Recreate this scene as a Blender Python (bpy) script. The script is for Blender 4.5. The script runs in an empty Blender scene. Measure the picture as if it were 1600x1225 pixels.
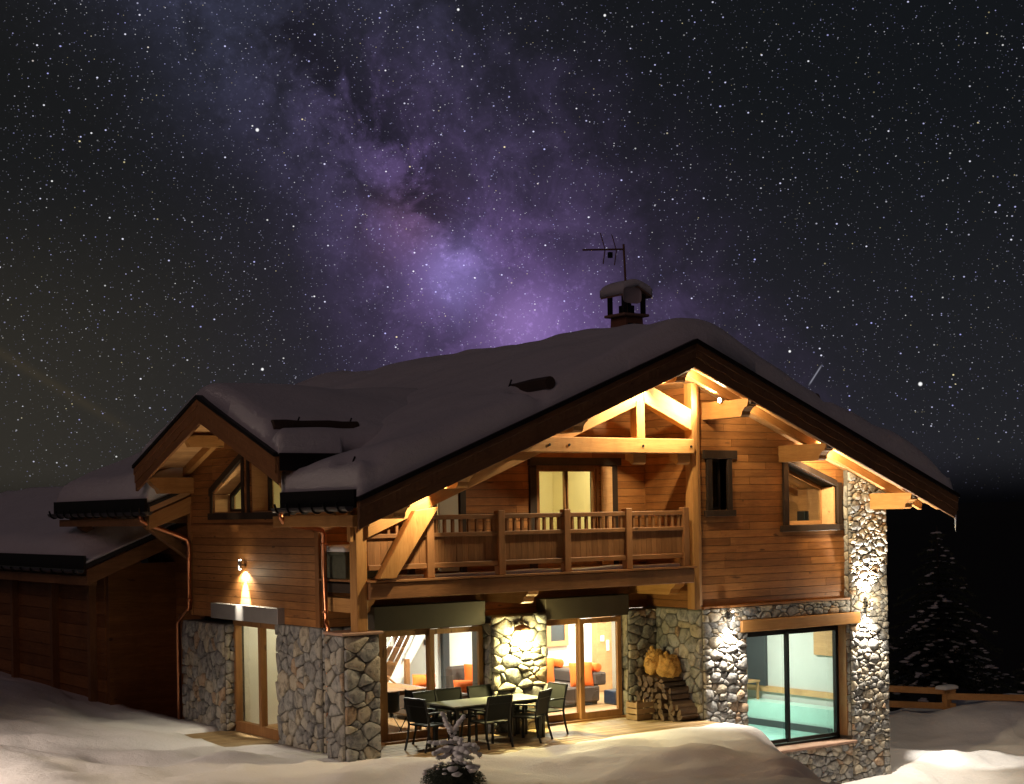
import bpy, bmesh, math, random
import numpy as np
from mathutils import Vector, Matrix, noise as mnoise

random.seed(7)
np.random.seed(7)
rad = math.radians
S = bpy.context.scene
COL = S.collection

# ------------------------------------------------------------------ camera
TH = rad(35.6)                        # heading of the lens, measured from the side walls
FWD = Vector((math.sin(TH), math.cos(TH), 0))
RGT = Vector((math.cos(TH), -math.sin(TH), 0))
cam = bpy.data.cameras.new('camera')
cam_o = bpy.data.objects.new('camera', cam)
COL.objects.link(cam_o)
cam.sensor_width = 36
cam.lens = 2450 / 1600 * 36
cam.shift_y = 187.5 / 1600
cam.clip_start = 0.1
cam.clip_end = 2000
cam_o.matrix_world = (Matrix.Translation((-11.925, -20.364, 3.5)) @ Matrix.Rotation(-TH, 4, 'Z')
                      @ Matrix.Rotation(rad(90), 4, 'X') @ Matrix.Rotation(rad(-1.0), 4, 'Z'))
S.camera = cam_o
S.view_settings.view_transform = 'Standard'
S.view_settings.look = 'None'
S.view_settings.exposure = 0
S.view_settings.gamma = 1
S.view_settings.use_curve_mapping = False
S.render.engine = 'CYCLES'
S.cycles.use_denoising = True
S.cycles.max_bounces = 7
S.cycles.diffuse_bounces = 4
S.cycles.glossy_bounces = 3
S.cycles.transmission_bounces = 4
S.cycles.transparent_max_bounces = 10
S.cycles.caustics_reflective = False
S.cycles.caustics_refractive = False
S.cycles.sample_clamp_indirect = 4


# ------------------------------------------------------------------ node helper
class NT:
    """A tiny expression builder over a node tree."""
    def __init__(self, tree):
        self.t = tree
        self.n = tree.nodes
        self.l = tree.links

    def put(self, sock, v):
        if isinstance(v, bpy.types.NodeSocket):
            self.l.new(v, sock)
        elif v is not None:
            sock.default_value = v

    def m(self, op, a, b=None, c=None, clamp=False):
        n = self.n.new('ShaderNodeMath')
        n.operation = op
        n.use_clamp = clamp
        for i, v in enumerate((a, b, c)):
            if v is not None:
                self.put(n.inputs[i], v)
        return n.outputs[0]

    def vm(self, op, a, b=None, out=0):
        n = self.n.new('ShaderNodeVectorMath')
        n.operation = op
        self.put(n.inputs[0], a)
        if b is not None:
            if op == 'SCALE':
                self.put(n.inputs['Scale'], b)
            else:
                self.put(n.inputs[1], b)
        return n.outputs[1 if op in ('DOT_PRODUCT', 'DISTANCE', 'LENGTH') else 0]

    def noise(self, vec, scale, detail=4, rough=.55, dist=0, color=False):
        n = self.n.new('ShaderNodeTexNoise')
        self.put(n.inputs['Vector'], vec)
        n.inputs['Scale'].default_value = scale
        n.inputs['Detail'].default_value = detail
        n.inputs['Roughness'].default_value = rough
        n.inputs['Distortion'].default_value = dist
        return n.outputs['Color' if color else 'Fac']

    def mix(self, f, a, b, blend='MIX'):
        n = self.n.new('ShaderNodeMix')
        n.data_type = 'RGBA'
        n.blend_type = blend
        n.clamp_factor = True
        self.put(n.inputs[0], f)
        for s, v in ((n.inputs[6], a), (n.inputs[7], b)):
            if isinstance(v, (tuple, list)) and len(v) == 3:
                v = (*v, 1)
            self.put(s, v)
        return n.outputs[2]

    def ramp(self, f, stops, interp='LINEAR'):
        n = self.n.new('ShaderNodeValToRGB')
        self.put(n.inputs[0], f)
        cr = n.color_ramp
        cr.interpolation = interp
        while len(cr.elements) < len(stops):
            cr.elements.new(0.5)
        for e, (p, c) in zip(cr.elements, stops):
            e.position = p
            e.color = (*c, 1) if len(c) == 3 else c
        return n.outputs[0]

    def smooth(self, v, a, b):
        n = self.n.new('ShaderNodeMapRange')
        n.interpolation_type = 'SMOOTHSTEP'
        self.put(n.inputs[0], v)
        n.inputs[1].default_value = a
        n.inputs[2].default_value = b
        n.inputs[3].default_value = 0
        n.inputs[4].default_value = 1
        return n.outputs[0]


# ------------------------------------------------------------------ night sky
W = bpy.data.worlds.new('World')
S.world = W
W.use_nodes = True
W.node_tree.nodes.clear()
k = NT(W.node_tree)


def pdir(x, y):
    """compass direction of a place in the sky, from the picture of it"""
    a, b = x - 800., y - 800.
    c, s = math.cos(rad(1)), math.sin(rad(1))
    u = a * c - b * s
    v = a * s + b * c
    return (RGT * (u / 2450) + FWD - Vector((0, 0, 1)) * (v / 2450)).normalized()


tc = k.n.new('ShaderNodeTexCoord')
D = k.vm('NORMALIZE', tc.outputs['Generated'])
zc = k.vm('DOT_PRODUCT', D, (0, 0, 1))
ac = k.vm('DOT_PRODUCT', D, tuple(RGT))
dA, dB = pdir(440, 0), pdir(835, 520)
nb = dA.cross(dB).normalized()
e1 = dB
e2 = nb.cross(e1).normalized()
warp = k.noise(D, 7.0, 6, .6, 0, False)
warp2 = k.noise(D, 30.0, 6, .65, .4, False)
d0 = k.vm('DOT_PRODUCT', D, tuple(nb))
along = k.m('ARCTAN2', k.vm('DOT_PRODUCT', D, tuple(e2)), k.vm('DOT_PRODUCT', D, tuple(e1)))   # grows away from dB
if dA.dot(e2) < 0:
    along = k.m('MULTIPLY', along, -1.0)
d1 = k.m('ADD', d0, k.m('MULTIPLY', k.m('SUBTRACT', warp, .5), .12))
d1 = k.m('ADD', d1, k.m('MULTIPLY', k.m('SUBTRACT', warp2, .5), .03))


def gauss(v, c, w):
    q = k.m('DIVIDE', k.m('SUBTRACT', v, c), w)
    return k.m('POWER', 2.71828, k.m('MULTIPLY', k.m('MULTIPLY', q, q), -1.0))


sgn0 = 1.0 if nb.dot(pdir(300, 400)) > 0 else -1.0
toward = k.smooth(along, .27, -.02)                       # 1 near the bright end of the band
halo = gauss(k.m('ADD', d1, sgn0 * -.012), 0.0, .088)
sgn = 1.0 if nb.dot(pdir(300, 400)) > 0 else -1.0         # + is the left side of the band
left = gauss(d1, sgn * .045, .042)
right = gauss(d1, sgn * -.055, .045)
arms = k.m('ADD', k.m('MULTIPLY', left, .8), k.m('MULTIPLY', right, .6))
cloud = k.m('MULTIPLY', arms, k.m('ADD', .30, k.m('MULTIPLY', k.smooth(warp2, .36, .68), .9)))
core = k.m('MULTIPLY', gauss(d1, sgn * .01, .045), k.m('MULTIPLY', toward, k.smooth(warp2, .30, .66)))


def spot(px, py, r):
    q = k.vm('DISTANCE', D, tuple(pdir(px, py)))
    q = k.m('ADD', q, k.m('MULTIPLY', k.m('SUBTRACT', warp2, .5), r * 1.8))
    return gauss(q, 0.0, r)


base = k.mix(k.smooth(ac, .30, -.30), (.0068, .0080, .0100), (.0092, .0096, .0100))
low_left = k.m('MULTIPLY', k.smooth(ac, -.05, -.33), k.smooth(zc, .22, .0))
base = k.mix(low_left, base, (.048, .039, .017))
base = k.mix(k.m('MULTIPLY', k.smooth(zc, .27, .03), .6), base, (.021, .021, .025))
v = k.mix(k.m('MULTIPLY', halo, k.m('ADD', .25, k.m('MULTIPLY', toward, .55))), base,
          k.mix(toward, (.030, .030, .050), (.058, .038, .096)))
v = k.mix(k.m('MULTIPLY', cloud, .55), v, k.mix(toward, (.050, .053, .100), (.125, .082, .205)))
v = k.mix(k.m('MULTIPLY', core, .62), v, (.20, .115, .34))
v = k.mix(k.m('MULTIPLY', spot(712, 420, .021), .85), v, (.30, .22, .58))
v = k.mix(k.m('MULTIPLY', spot(822, 505, .020), .7), v, (.34, .21, .52))
v = k.mix(k.m('MULTIPLY', spot(645, 350, .022), .35), v, (.22, .11, .22))
v = k.mix(k.m('MULTIPLY', spot(860, 512, .03), .45), v, (.20, .12, .36))
dust = k.m('MULTIPLY', gauss(k.m('ADD', d0, k.m('MULTIPLY', k.m('SUBTRACT', warp2, .5), .09)), sgn * -.004, .020),
           k.m('MULTIPLY', k.smooth(along, .0, .12), k.smooth(warp2, .62, .40)))
grain = k.noise(D, 230.0, 3, .7)
v = k.mix(k.m('MULTIPLY', k.m('ADD', k.m('MULTIPLY', halo, .5), .1), k.smooth(grain, .5, .8)), v, k.vm('SCALE', v, 2.1))
v = k.mix(k.m('MULTIPLY', dust, .85), v, (.012, .011, .018))


def stars(scale, rad_, thr, gain, seed):
    vo = k.n.new('ShaderNodeTexVoronoi')
    vo.feature = 'F1'
    mp = k.vm('ADD', k.vm('MULTIPLY', D, (1, 1, 1.22)), (seed, seed * .7, seed * 1.3))
    k.put(vo.inputs['Vector'], mp)
    vo.inputs['Scale'].default_value = scale
    sh = k.smooth(vo.outputs['Distance'], rad_, rad_ * .35)
    sep = k.n.new('ShaderNodeSeparateColor')
    k.put(sep.inputs[0], vo.outputs['Color'])
    amp = k.m('POWER', sep.outputs[0], thr)
    tint = k.mix(sep.outputs[1], (.45, .45, 1.0), (1, 1, .98))
    tint = k.mix(k.smooth(sep.outputs[2], .93, .97), tint, (1, .85, .45))
    return k.mix(k.m('MULTIPLY', k.m('MULTIPLY', sh, amp), gain, clamp=True), (0, 0, 0), tint)


dens = k.m('ADD', .55, k.m('MULTIPLY', halo, .6))
st = k.mix(1.0, stars(150, .112, 2.3, 1.5, 3.1), stars(290, .145, 2.0, .8, 9.7), 'ADD')
st = k.mix(1.0, st, k.mix(dens, (0, 0, 0), stars(430, .17, 1.5, .62, 5.3)), 'ADD')


def streak(p, q, w, soft):
    a_, b_ = pdir(*p), pdir(*q)
    n_ = a_.cross(b_).normalized()
    t_ = (b_ - a_).normalized()
    s_ = k.vm('DOT_PRODUCT', D, tuple(t_))
    lo, hi = a_.dot(t_), b_.dot(t_)
    across = gauss(k.vm('DOT_PRODUCT', D, tuple(n_)), 0.0, w)
    return k.m('MULTIPLY', across, k.m('MULTIPLY', k.smooth(s_, lo - soft, lo + soft), k.smooth(s_, hi + soft, hi - soft)))


v = k.mix(k.m('MULTIPLY', streak((-60, 515), (190, 665), .0030, .03), .22), v, (.075, .055, .028))
v = k.mix(k.m('MULTIPLY', streak((1265, 600), (1283, 572), .0004, .002), .8), v, (.30, .30, .36))
for bx, by, br in ((402, 203, .0011), (1438, 600, .0013), (1234, 549, .0008), (716, 15, .0008), (410, 577, .0009), (945, 24, .0008)):
    q = k.vm('DISTANCE', D, tuple(pdir(bx, by)))
    st = k.mix(k.smooth(q, br * 1.2, br * .5), st, (1, 1, 1))
fade = k.smooth(k.m('ADD', zc, k.m('MULTIPLY', k.smooth(ac, .0, .28), -.006)), -.006, .032)
st = k.mix(k.smooth(zc, .0, .06), (0, 0, 0), st)
v = k.mix(fade, (.0012, .0012, .0016), v)
v = k.mix(1.0, v, st, 'ADD')
bg = k.n.new('ShaderNodeBackground')
k.put(bg.inputs[0], v)
bg.inputs[1].default_value = 1.0
wo = k.n.new('ShaderNodeOutputWorld')
k.l.new(bg.outputs[0], wo.inputs[0])

# the faint rosy light of the resort and the moon on the snow
sun = bpy.data.lights.new('moonlight', 'SUN')
sun.energy = 0.125
sun.angle = rad(25)
sun.color = (1.0, .60, .56)
sun_o = bpy.data.objects.new('moonlight', sun)
COL.objects.link(sun_o)
sun_o.rotation_euler = Vector((.78, .42, -.50)).to_track_quat('-Z', 'Y').to_euler()


# ------------------------------------------------------------------ materials
MATS = {}


def new_mat(name):
    m = bpy.data.materials.new(name)
    m.use_nodes = True
    nt = NT(m.node_tree)
    p = m.node_tree.nodes['Principled BSDF']
    MATS[name] = m
    return m, nt, p


def bump(nt, p, h, strength=.4, dist=.01):
    b = nt.n.new('ShaderNodeBump')
    b.inputs['Strength'].default_value = strength
    b.inputs['Distance'].default_value = dist
    nt.put(b.inputs['Height'], h)
    nt.l.new(b.outputs[0], p.inputs['Normal'])


def rnd_piece(nt):
    oi = nt.n.new('ShaderNodeObjectInfo')
    ge = nt.n.new('ShaderNodeNewGeometry')
    return nt.m('FRACT', nt.m('ADD', oi.outputs['Random'], ge.outputs['Random Per Island']))


def wood(name, c_dark, c_light, axis='X', rough=.55, grain=1.0, vary=.5, spec=.3, knots=.8):
    m, nt, p = new_mat(name)
    tcn = nt.n.new('ShaderNodeTexCoord')
    r = rnd_piece(nt)
    off = nt.n.new('ShaderNodeCombineXYZ')
    for i in range(3):
        nt.put(off.inputs[i], nt.m('MULTIPLY', r, 37.0 + 11 * i))
    mp = nt.n.new('ShaderNodeMapping')
    nt.put(mp.inputs['Vector'], tcn.outputs['Object'])
    if axis == 'SL':
        mp.inputs['Rotation'].default_value = (0, rad(21.5), 0)
    if axis == 'SR':
        mp.inputs['Rotation'].default_value = (0, rad(-21.5), 0)
    if axis == 'DL':
        mp.inputs['Rotation'].default_value = (rad(21), 0, 0)
    if axis == 'DR':
        mp.inputs['Rotation'].default_value = (rad(-21), 0, 0)
    sc = {'X': (.09, 1, 1), 'Y': (1, .09, 1), 'Z': (1, 1, .09), 'SL': (.09, 1, 1), 'SR': (.09, 1, 1),
          'DL': (1, .09, 1), 'DR': (1, .09, 1)}[axis]
    v1 = nt.vm('ADD', nt.vm('MULTIPLY', mp.outputs[0], sc), off.outputs[0])
    sc2 = tuple(.35 if q < 1 else 1 for q in sc)
    v2 = nt.vm('ADD', nt.vm('MULTIPLY', mp.outputs[0], sc2), off.outputs[0])
    g = nt.noise(v1, 34 * grain, 5, .6, 1.2)
    g2 = nt.noise(v1, 7 * grain, 3, .5, .5)
    kn = nt.noise(v2, 9, 2, .4)
    f = nt.m('ADD', nt.m('MULTIPLY', g, .6), nt.m('MULTIPLY', g2, .5))
    f = nt.m('ADD', f, nt.m('MULTIPLY', nt.m('SUBTRACT', r, .5), vary))
    c = nt.mix(nt.smooth(f, .25, .95), c_dark, c_light)
    c = nt.mix(nt.m('MULTIPLY', nt.smooth(kn, .70, .78), knots), c, tuple(q * .35 for q in c_dark))
    wx = nt.noise(nt.vm('MULTIPLY', tcn.outputs['Object'], (1, 1, .45)), 1.6, 4, .6)
    c = nt.mix(nt.m('MULTIPLY', nt.smooth(wx, .46, .72), .38), c, tuple(q * .55 for q in c_dark))
    nt.put(p.inputs['Base Color'], c)
    p.inputs['Roughness'].default_value = rough
    p.inputs['Specular IOR Level'].default_value = spec
    bump(nt, p, g, .35, .006)
    return m


def plain(name, c, rough=.5, metal=0, spec=.5, nz=0, nscale=20, bmp=0, emit=None, es=0):
    m, nt, p = new_mat(name)
    if nz or bmp:
        tcn = nt.n.new('ShaderNodeTexCoord')
        h = nt.noise(tcn.outputs['Object'], nscale, 5, .6)
        if nz:
            nt.put(p.inputs['Base Color'], nt.mix(h, tuple(q * (1 - nz) for q in c), tuple(min(1, q * (1 + nz)) for q in c)))
        else:
            p.inputs['Base Color'].default_value = (*c, 1)
        if bmp:
            bump(nt, p, h, bmp, .01)
    else:
        p.inputs['Base Color'].default_value = (*c, 1)
    p.inputs['Roughness'].default_value = rough
    p.inputs['Metallic'].default_value = metal
    p.inputs['Specular IOR Level'].default_value = spec
    if emit:
        p.inputs['Emission Color'].default_value = (*emit, 1)
        p.inputs['Emission Strength'].default_value = es
    return m


CL_D, CL_L = (.175, .067, .018), (.39, .168, .052)         # oiled larch cladding
HB_D, HB_L = (.33, .155, .045), (.56, .30, .105)            # pale beams
for ax in 'XYZ':
    wood('cladding_' + ax, CL_D, CL_L, ax, vary=.28)
    wood('beam_' + ax, HB_D, HB_L, ax, vary=.2)
    wood('railing_' + ax, (.17, .075, .028), (.34, .165, .068), ax, vary=.25)
    wood('dark_frame_' + ax, (.020, .012, .008), (.045, .028, .018), ax, vary=.1, knots=.3)
    wood('door_timber_' + ax, (.22, .10, .035), (.38, .19, .075), ax, vary=.15)
wood('beam_SL', HB_D, HB_L, 'SL', vary=.2)
wood('beam_SR', HB_D, HB_L, 'SR', vary=.2)
wood('barge_SL', (.12, .056, .026), (.24, .12, .055), 'SL', vary=.1)
wood('barge_SR', (.12, .056, .026), (.24, .12, .055), 'SR', vary=.1)
wood('barge_DL', (.20, .085, .032), (.34, .155, .062), 'DL', vary=.1)
wood('barge_DR', (.20, .085, .032), (.34, .155, .062), 'DR', vary=.1)
wood('soffit_X', (.42, .23, .10), (.66, .40, .19), 'X', vary=.3)
wood('soffit_Y', (.42, .23, .10), (.66, .40, .19), 'Y', vary=.3)
wood('deck_X', (.23, .15, .075), (.42, .29, .15), 'X', vary=.3)
wood('floor_X', (.30, .16, .07), (.45, .27, .13), 'X', vary=.3)
wood('log_bark', (.07, .045, .03), (.17, .11, .07), 'Y', vary=.6, knots=.2)
wood('log_end', (.66, .48, .26), (.92, .75, .46), 'Y', vary=.5, knots=.1)
wood('crate_X', (.25, .16, .08), (.46, .31, .17), 'X', vary=.3)
wood('fence_rail_X', (.42, .20, .07), (.62, .33, .13), 'X', vary=.2)
plain('eave_metal', (.018, .014, .013), .45, .6)
plain('roof_tiles', (.02, .016, .015), .7, nz=.4)
plain('gutter_zinc', (.16, .15, .15), .35, .9)
plain('copper', (.62, .25, .12), .28, 1.0, nz=.25, nscale=9)
plain('steel', (.35, .35, .36), .35, 1.0)
plain('canopy_zinc', (.28, .26, .25), .5, .35, nz=.15, nscale=6)
plain('black_metal', (.012, .012, .013), .4, .3)
plain('black_mesh', (.009, .010, .009), .7, spec=.25)
plain('dark_void', (.006, .006, .006), .9)
plain('shutter_box', (.048, .037, .024), .7, nz=.12, nscale=8)
plain('white_wall', (.80, .81, .78), .8)
plain('cream_wall', (.80, .70, .42), .8)
plain('curtain', (.75, .66, .42), .9)
plain('grey_wall', (.55, .56, .52), .8, nz=.08, nscale=3)
plain('sofa_brown', (.085, .062, .052), .9, nz=.2, nscale=60, bmp=.3)
plain('sofa_grey', (.20, .165, .15), .9, nz=.2, nscale=60)
plain('orange_cloth', (.95, .17, .02), .85, nz=.12, nscale=14, bmp=.2)
plain('navy_leather', (.02, .03, .055), .35, nz=.3, nscale=5)
plain('dark_picture', (.05, .055, .06), .35)
plain('table_glass', (.17, .18, .14), .45, nz=.25, nscale=45)
plain('cap_stone', (.33, .20, .14), .8, nz=.3, nscale=8, bmp=.4)
plain('plaster', (.30, .14, .08), .9, nz=.3, nscale=5, bmp=.4)
plain('net_sack', (.50, .27, .06), .75, nz=.7, nscale=38, bmp=1.0)
plain('dish', (.50, .42, .42), .6)
plain('antenna_metal', (.26, .14, .08), .6, .2)
plain('bulb', (1, 1, 1), .5, emit=(1, .93, .80), es=40)
plain('ceiling_bulb', (1, 1, 1), .5, emit=(1, .90, .70), es=8)
plain('bark', (.045, .032, .024), .9, nz=.4, nscale=20, bmp=.5)
plain('needle', (.032, .040, .024), .8, nz=.5, nscale=6)
plain('far_forest', (.006, .008, .007), .95, nz=.4, nscale=.4)
plain('ice', (.75, .8, .85), .08, spec=.8)
plain('old_paint', (.07, .075, .05), .7, nz=.5, nscale=9)

m, nt, p = new_mat('stone')
tcn = nt.n.new('ShaderNodeTexCoord')
r = rnd_piece(nt)
base_c = nt.ramp(r, [(0, (.17, .17, .175)), (.20, (.25, .25, .245)), (.38, (.33, .305, .26)), (.58, (.40, .34, .25)),
                     (.78, (.16, .155, .15)), (.90, (.36, .23, .13)), (.97, (.24, .25, .26))], 'CONSTANT')
n1 = nt.noise(tcn.outputs['Object'], 9, 6, .65, .3)
n2 = nt.noise(tcn.outputs['Object'], 45, 4, .6)
c = nt.mix(nt.smooth(n1, .35, .7), base_c, nt.mix(.55, base_c, (.40, .37, .32)))
c = nt.mix(nt.smooth(n1, .52, .38), c, nt.mix(.5, c, (.07, .065, .06)))
nt.put(p.inputs['Base Color'], c)
p.inputs['Roughness'].default_value = .85
bump(nt, p, nt.m('ADD', nt.m('MULTIPLY', n1, 1.2), nt.m('MULTIPLY', n2, .5)), .8, .03)
plain('mortar', (.10, .090, .075), .95, nz=.5, nscale=30, bmp=.8)


def snow_mat(name, c, bs=.25, fine=38):
    m, nt, p = new_mat(name)
    tcn = nt.n.new('ShaderNodeTexCoord')
    a = nt.noise(tcn.outputs['Object'], 2.2, 5, .55)
    b = nt.noise(tcn.outputs['Object'], fine, 4, .6)
    nt.put(p.inputs['Base Color'], nt.mix(a, tuple(q * .93 for q in c), c))
    p.inputs['Roughness'].default_value = .75
    p.inputs['Specular IOR Level'].default_value = .25
    g = nt.noise(tcn.outputs['Object'], 11, 5, .65)
    bump(nt, p, nt.m('ADD', nt.m('ADD', nt.m('MULTIPLY', a, 3.0), nt.m('MULTIPLY', g, 1.4)), nt.m('MULTIPLY', b, .8)), bs * 1.5, .03)
    return m


snow_mat('snow', (.80, .78, .79), .3, 55)
snow_mat('snow_clump', (.70, .68, .70), .5, 60)

m, nt, p = new_mat('glass')
nt.n.remove(p)
tr = nt.n.new('ShaderNodeBsdfTransparent')
tr.inputs[0].default_value = (.93, .96, .94, 1)
gl = nt.n.new('ShaderNodeBsdfGlossy')
gl.inputs['Roughness'].default_value = .015
gl.inputs['Color'].default_value = (1, 1, 1, 1)
fr = nt.n.new('ShaderNodeFresnel')
fr.inputs['IOR'].default_value = 1.75
ms = nt.n.new('ShaderNodeMixShader')
geo = nt.n.new('ShaderNodeNewGeometry')
nt.put(ms.inputs[0], nt.m('MULTIPLY', fr.outputs[0], nt.m('SUBTRACT', 1.0, geo.outputs['Backfacing'])))
nt.l.new(tr.outputs[0], ms.inputs[1])
nt.l.new(gl.outputs[0], ms.inputs[2])
nt.l.new(ms.outputs[0], nt.n['Material Output'].inputs[0])

m, nt, p = new_mat('pool_water')
tcn = nt.n.new('ShaderNodeTexCoord')
a = nt.noise(tcn.outputs['Object'], 5, 3, .5, .8)
nt.put(p.inputs['Base Color'], nt.mix(a, (.22, .58, .50), (.52, .84, .74)))
p.inputs['Roughness'].default_value = .08
bump(nt, p, a, .25, .03)
plain('pool_tile', (.50, .74, .66), .3, nz=.15, nscale=4)

# ------------------------------------------------------------------ object helpers
OFF = {}


def thing(name, label, cat, loc=(0, 0, 0), group=None, local=False, rz=0):
    o = bpy.data.objects.new(name, None)
    o.empty_display_size = .2
    COL.objects.link(o)
    o.location = loc
    o.rotation_euler = (0, 0, rz)
    OFF[o.name] = None if local else Vector(loc)
    tag(o, label, cat, group)
    return o


def tag(o, label=None, cat=None, group=None, kind=None):
    if label:
        o['label'] = label
    if cat:
        o['category'] = cat
    if group:
        o['group'] = group
    if kind:
        o['kind'] = kind
    return o


def link(name, me, mat, parent=None, kind=None):
    o = bpy.data.objects.new(name, me)
    COL.objects.link(o)
    if mat:
        me.materials.clear()
        for q in (mat if isinstance(mat, (list, tuple)) else [mat]):
            me.materials.append(MATS[q])
    if parent is not None:
        o.parent = parent
        if parent.type == 'EMPTY' and OFF.get(parent.name) is not None:
            o.location = -OFF[parent.name]
    if kind:
        o['kind'] = kind
    return o


def mesh(vs, fs, smooth=False, mi=None):
    me = bpy.data.meshes.new('m')
    me.from_pydata([tuple(v) for v in vs], [], fs)
    if smooth:
        me.polygons.foreach_set('use_smooth', [True] * len(me.polygons))
    if mi is not None:
        me.polygons.foreach_set('material_index', mi)
    me.update()
    return me


class MB:
    """collects simple solids into ONE mesh"""
    def __init__(self):
        self.v, self.f, self.mi = [], [], []

    def add(self, vs, fs, mi=0):
        n = len(self.v)
        self.v += [tuple(q) for q in vs]
        self.f += [tuple(i + n for i in f) for f in fs]
        self.mi += [mi] * len(fs)

    def box(self, x0, x1, y0, y1, z0, z1, mi=0):
        vs = [(x, y, z) for x in (x0, x1) for y in (y0, y1) for z in (z0, z1)]
        self.add(vs, [(0, 1, 3, 2), (4, 6, 7, 5), (0, 4, 5, 1), (2, 3, 7, 6), (0, 2, 6, 4), (1, 5, 7, 3)], mi)
        return self

    def prism(self, pts, axis, a0, a1, mi=0):
        """pts: (u,v) outline; axis Y: (u,a,v); X: (a,u,v); Z: (u,v,a)"""
        f = {'Y': lambda u, v, a: (u, a, v), 'X': lambda u, v, a: (a, u, v), 'Z': lambda u, v, a: (u, v, a)}[axis]
        n = len(pts)
        vs = [f(u, v, a0) for u, v in pts] + [f(u, v, a1) for u, v in pts]
        fs = [tuple(range(n)), tuple(range(2 * n - 1, n - 1, -1))]
        fs += [(i, i + n, (i + 1) % n + n, (i + 1) % n) for i in range(n)]
        self.add(vs, fs, mi)
        return self

    def beam(self, p0, p1, w, h, up=(0, 0, 1), mi=0):
        p0, p1 = Vector(p0), Vector(p1)
        d = (p1 - p0).normalized()
        s = d.cross(Vector(up)).normalized()
        t = s.cross(d)
        vs = []
        for q in (p0, p1):
            for a, b in ((-1, -1), (1, -1), (1, 1), (-1, 1)):
                vs.append(q + s * (a * w / 2) + t * (b * h / 2))
        self.add(vs, [(0, 3, 2, 1), (4, 5, 6, 7), (0, 1, 5, 4), (1, 2, 6, 5), (2, 3, 7, 6), (3, 0, 4, 7)], mi)
        return self

    def tube(self, pts, rs, seg=10, mi=0, cap=True):
        pts = [Vector(q) for q in pts]
        if not isinstance(rs, (list, tuple)):
            rs = [rs] * len(pts)
        vs, fs = [], []
        for i, q in enumerate(pts):
            d = (pts[min(i + 1, len(pts) - 1)] - pts[max(i - 1, 0)]).normalized()
            u = Vector((0, 0, 1)) if abs(d.z) < .9 else Vector((1, 0, 0))
            s = d.cross(u).normalized()
            t = s.cross(d)
            for j in range(seg):
                a = 2 * math.pi * j / seg
                vs.append(q + s * (math.cos(a) * rs[i]) + t * (math.sin(a) * rs[i]))
        for i in range(len(pts) - 1):
            for j in range(seg):
                a, b = i * seg + j, i * seg + (j + 1) % seg
                fs.append((a, b, b + seg, a + seg))
        if cap:
            fs.append(tuple(range(seg - 1, -1, -1)))
            fs.append(tuple(range((len(pts) - 1) * seg, len(pts) * seg)))
        self.add(vs, fs, mi)
        return self

    def mesh(self, smooth=False, bevel=0):
        me = mesh(self.v, self.f, smooth, self.mi)
        bm = bmesh.new()
        bm.from_mesh(me)
        bmesh.ops.recalc_face_normals(bm, faces=bm.faces)
        if bevel:
            bmesh.ops.bevel(bm, geom=list(bm.edges), offset=bevel, segments=1, affect='EDGES', profile=.5)
        bm.to_mesh(me)
        bm.free()
        if smooth:
            me.polygons.foreach_set('use_smooth', [True] * len(me.polygons))
        return me

    def put(self, name, mat, parent=None, smooth=False, bevel=0, kind=None):
        return link(name, self.mesh(smooth, bevel), mat, parent, kind)


def box(name, x0, x1, y0, y1, z0, z1, mat, parent=None, bevel=0, kind=None):
    return MB().box(min(x0, x1), max(x0, x1), min(y0, y1), max(y0, y1), min(z0, z1), max(z0, z1)).put(name, mat, parent, bevel=bevel, kind=kind)


def clip(poly, a, b, c):
    """keep the side a*u+b*v<=c of a convex polygon"""
    out = []
    for i in range(len(poly)):
        p, q = poly[i], poly[(i + 1) % len(poly)]
        dp, dq = a * p[0] + b * p[1] - c, a * q[0] + b * q[1] - c
        if dp <= 1e-9:
            out.append(p)
        if (dp < -1e-9 and dq > 1e-9) or (dp > 1e-9 and dq < -1e-9):
            t = dp / (dp - dq)
            out.append((p[0] + (q[0] - p[0]) * t, p[1] + (q[1] - p[1]) * t))
    return out if len(out) >= 3 else []


def clip_to(poly, conv):
    """clip by a convex outline given anticlockwise"""
    n = len(conv)
    for i in range(n):
        (x0, y0), (x1, y1) = conv[i], conv[(i + 1) % n]
        poly = clip(poly, (y1 - y0), -(x1 - x0), (y1 - y0) * x0 - (x1 - x0) * y0)
        if not poly:
            return []
    return poly


def area(p):
    return .5 * sum(p[i][0] * p[(i + 1) % len(p)][1] - p[(i + 1) % len(p)][0] * p[i][1] for i in range(len(p)))


def cut_holes(polys, holes):
    """holes: (u0,u1,zb,zt at u0,zt at u1)"""
    for (u0, u1, zb, zt0, zt1) in holes:
        out = []
        for p in polys:
            vs = [q[1] for q in p]
            us = [q[0] for q in p]
            if max(vs) <= zb or min(vs) >= max(zt0, zt1) or max(us) <= u0 or min(us) >= u1:
                out.append(p)
                continue
            out.append(clip(p, 1, 0, u0))
            out.append(clip(p, -1, 0, -u1))
            mid = clip(clip(p, -1, 0, -u0) or [], 1, 0, u1) if clip(p, -1, 0, -u0) else []
            if mid:
                out.append(clip(mid, 0, 1, zb))
                s = (zt1 - zt0) / (u1 - u0)
                out.append(clip(mid, s, -1, -(zt0 - s * u0)))
        polys = [p for p in out if p and area(p) > 4e-4]
    return polys


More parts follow.
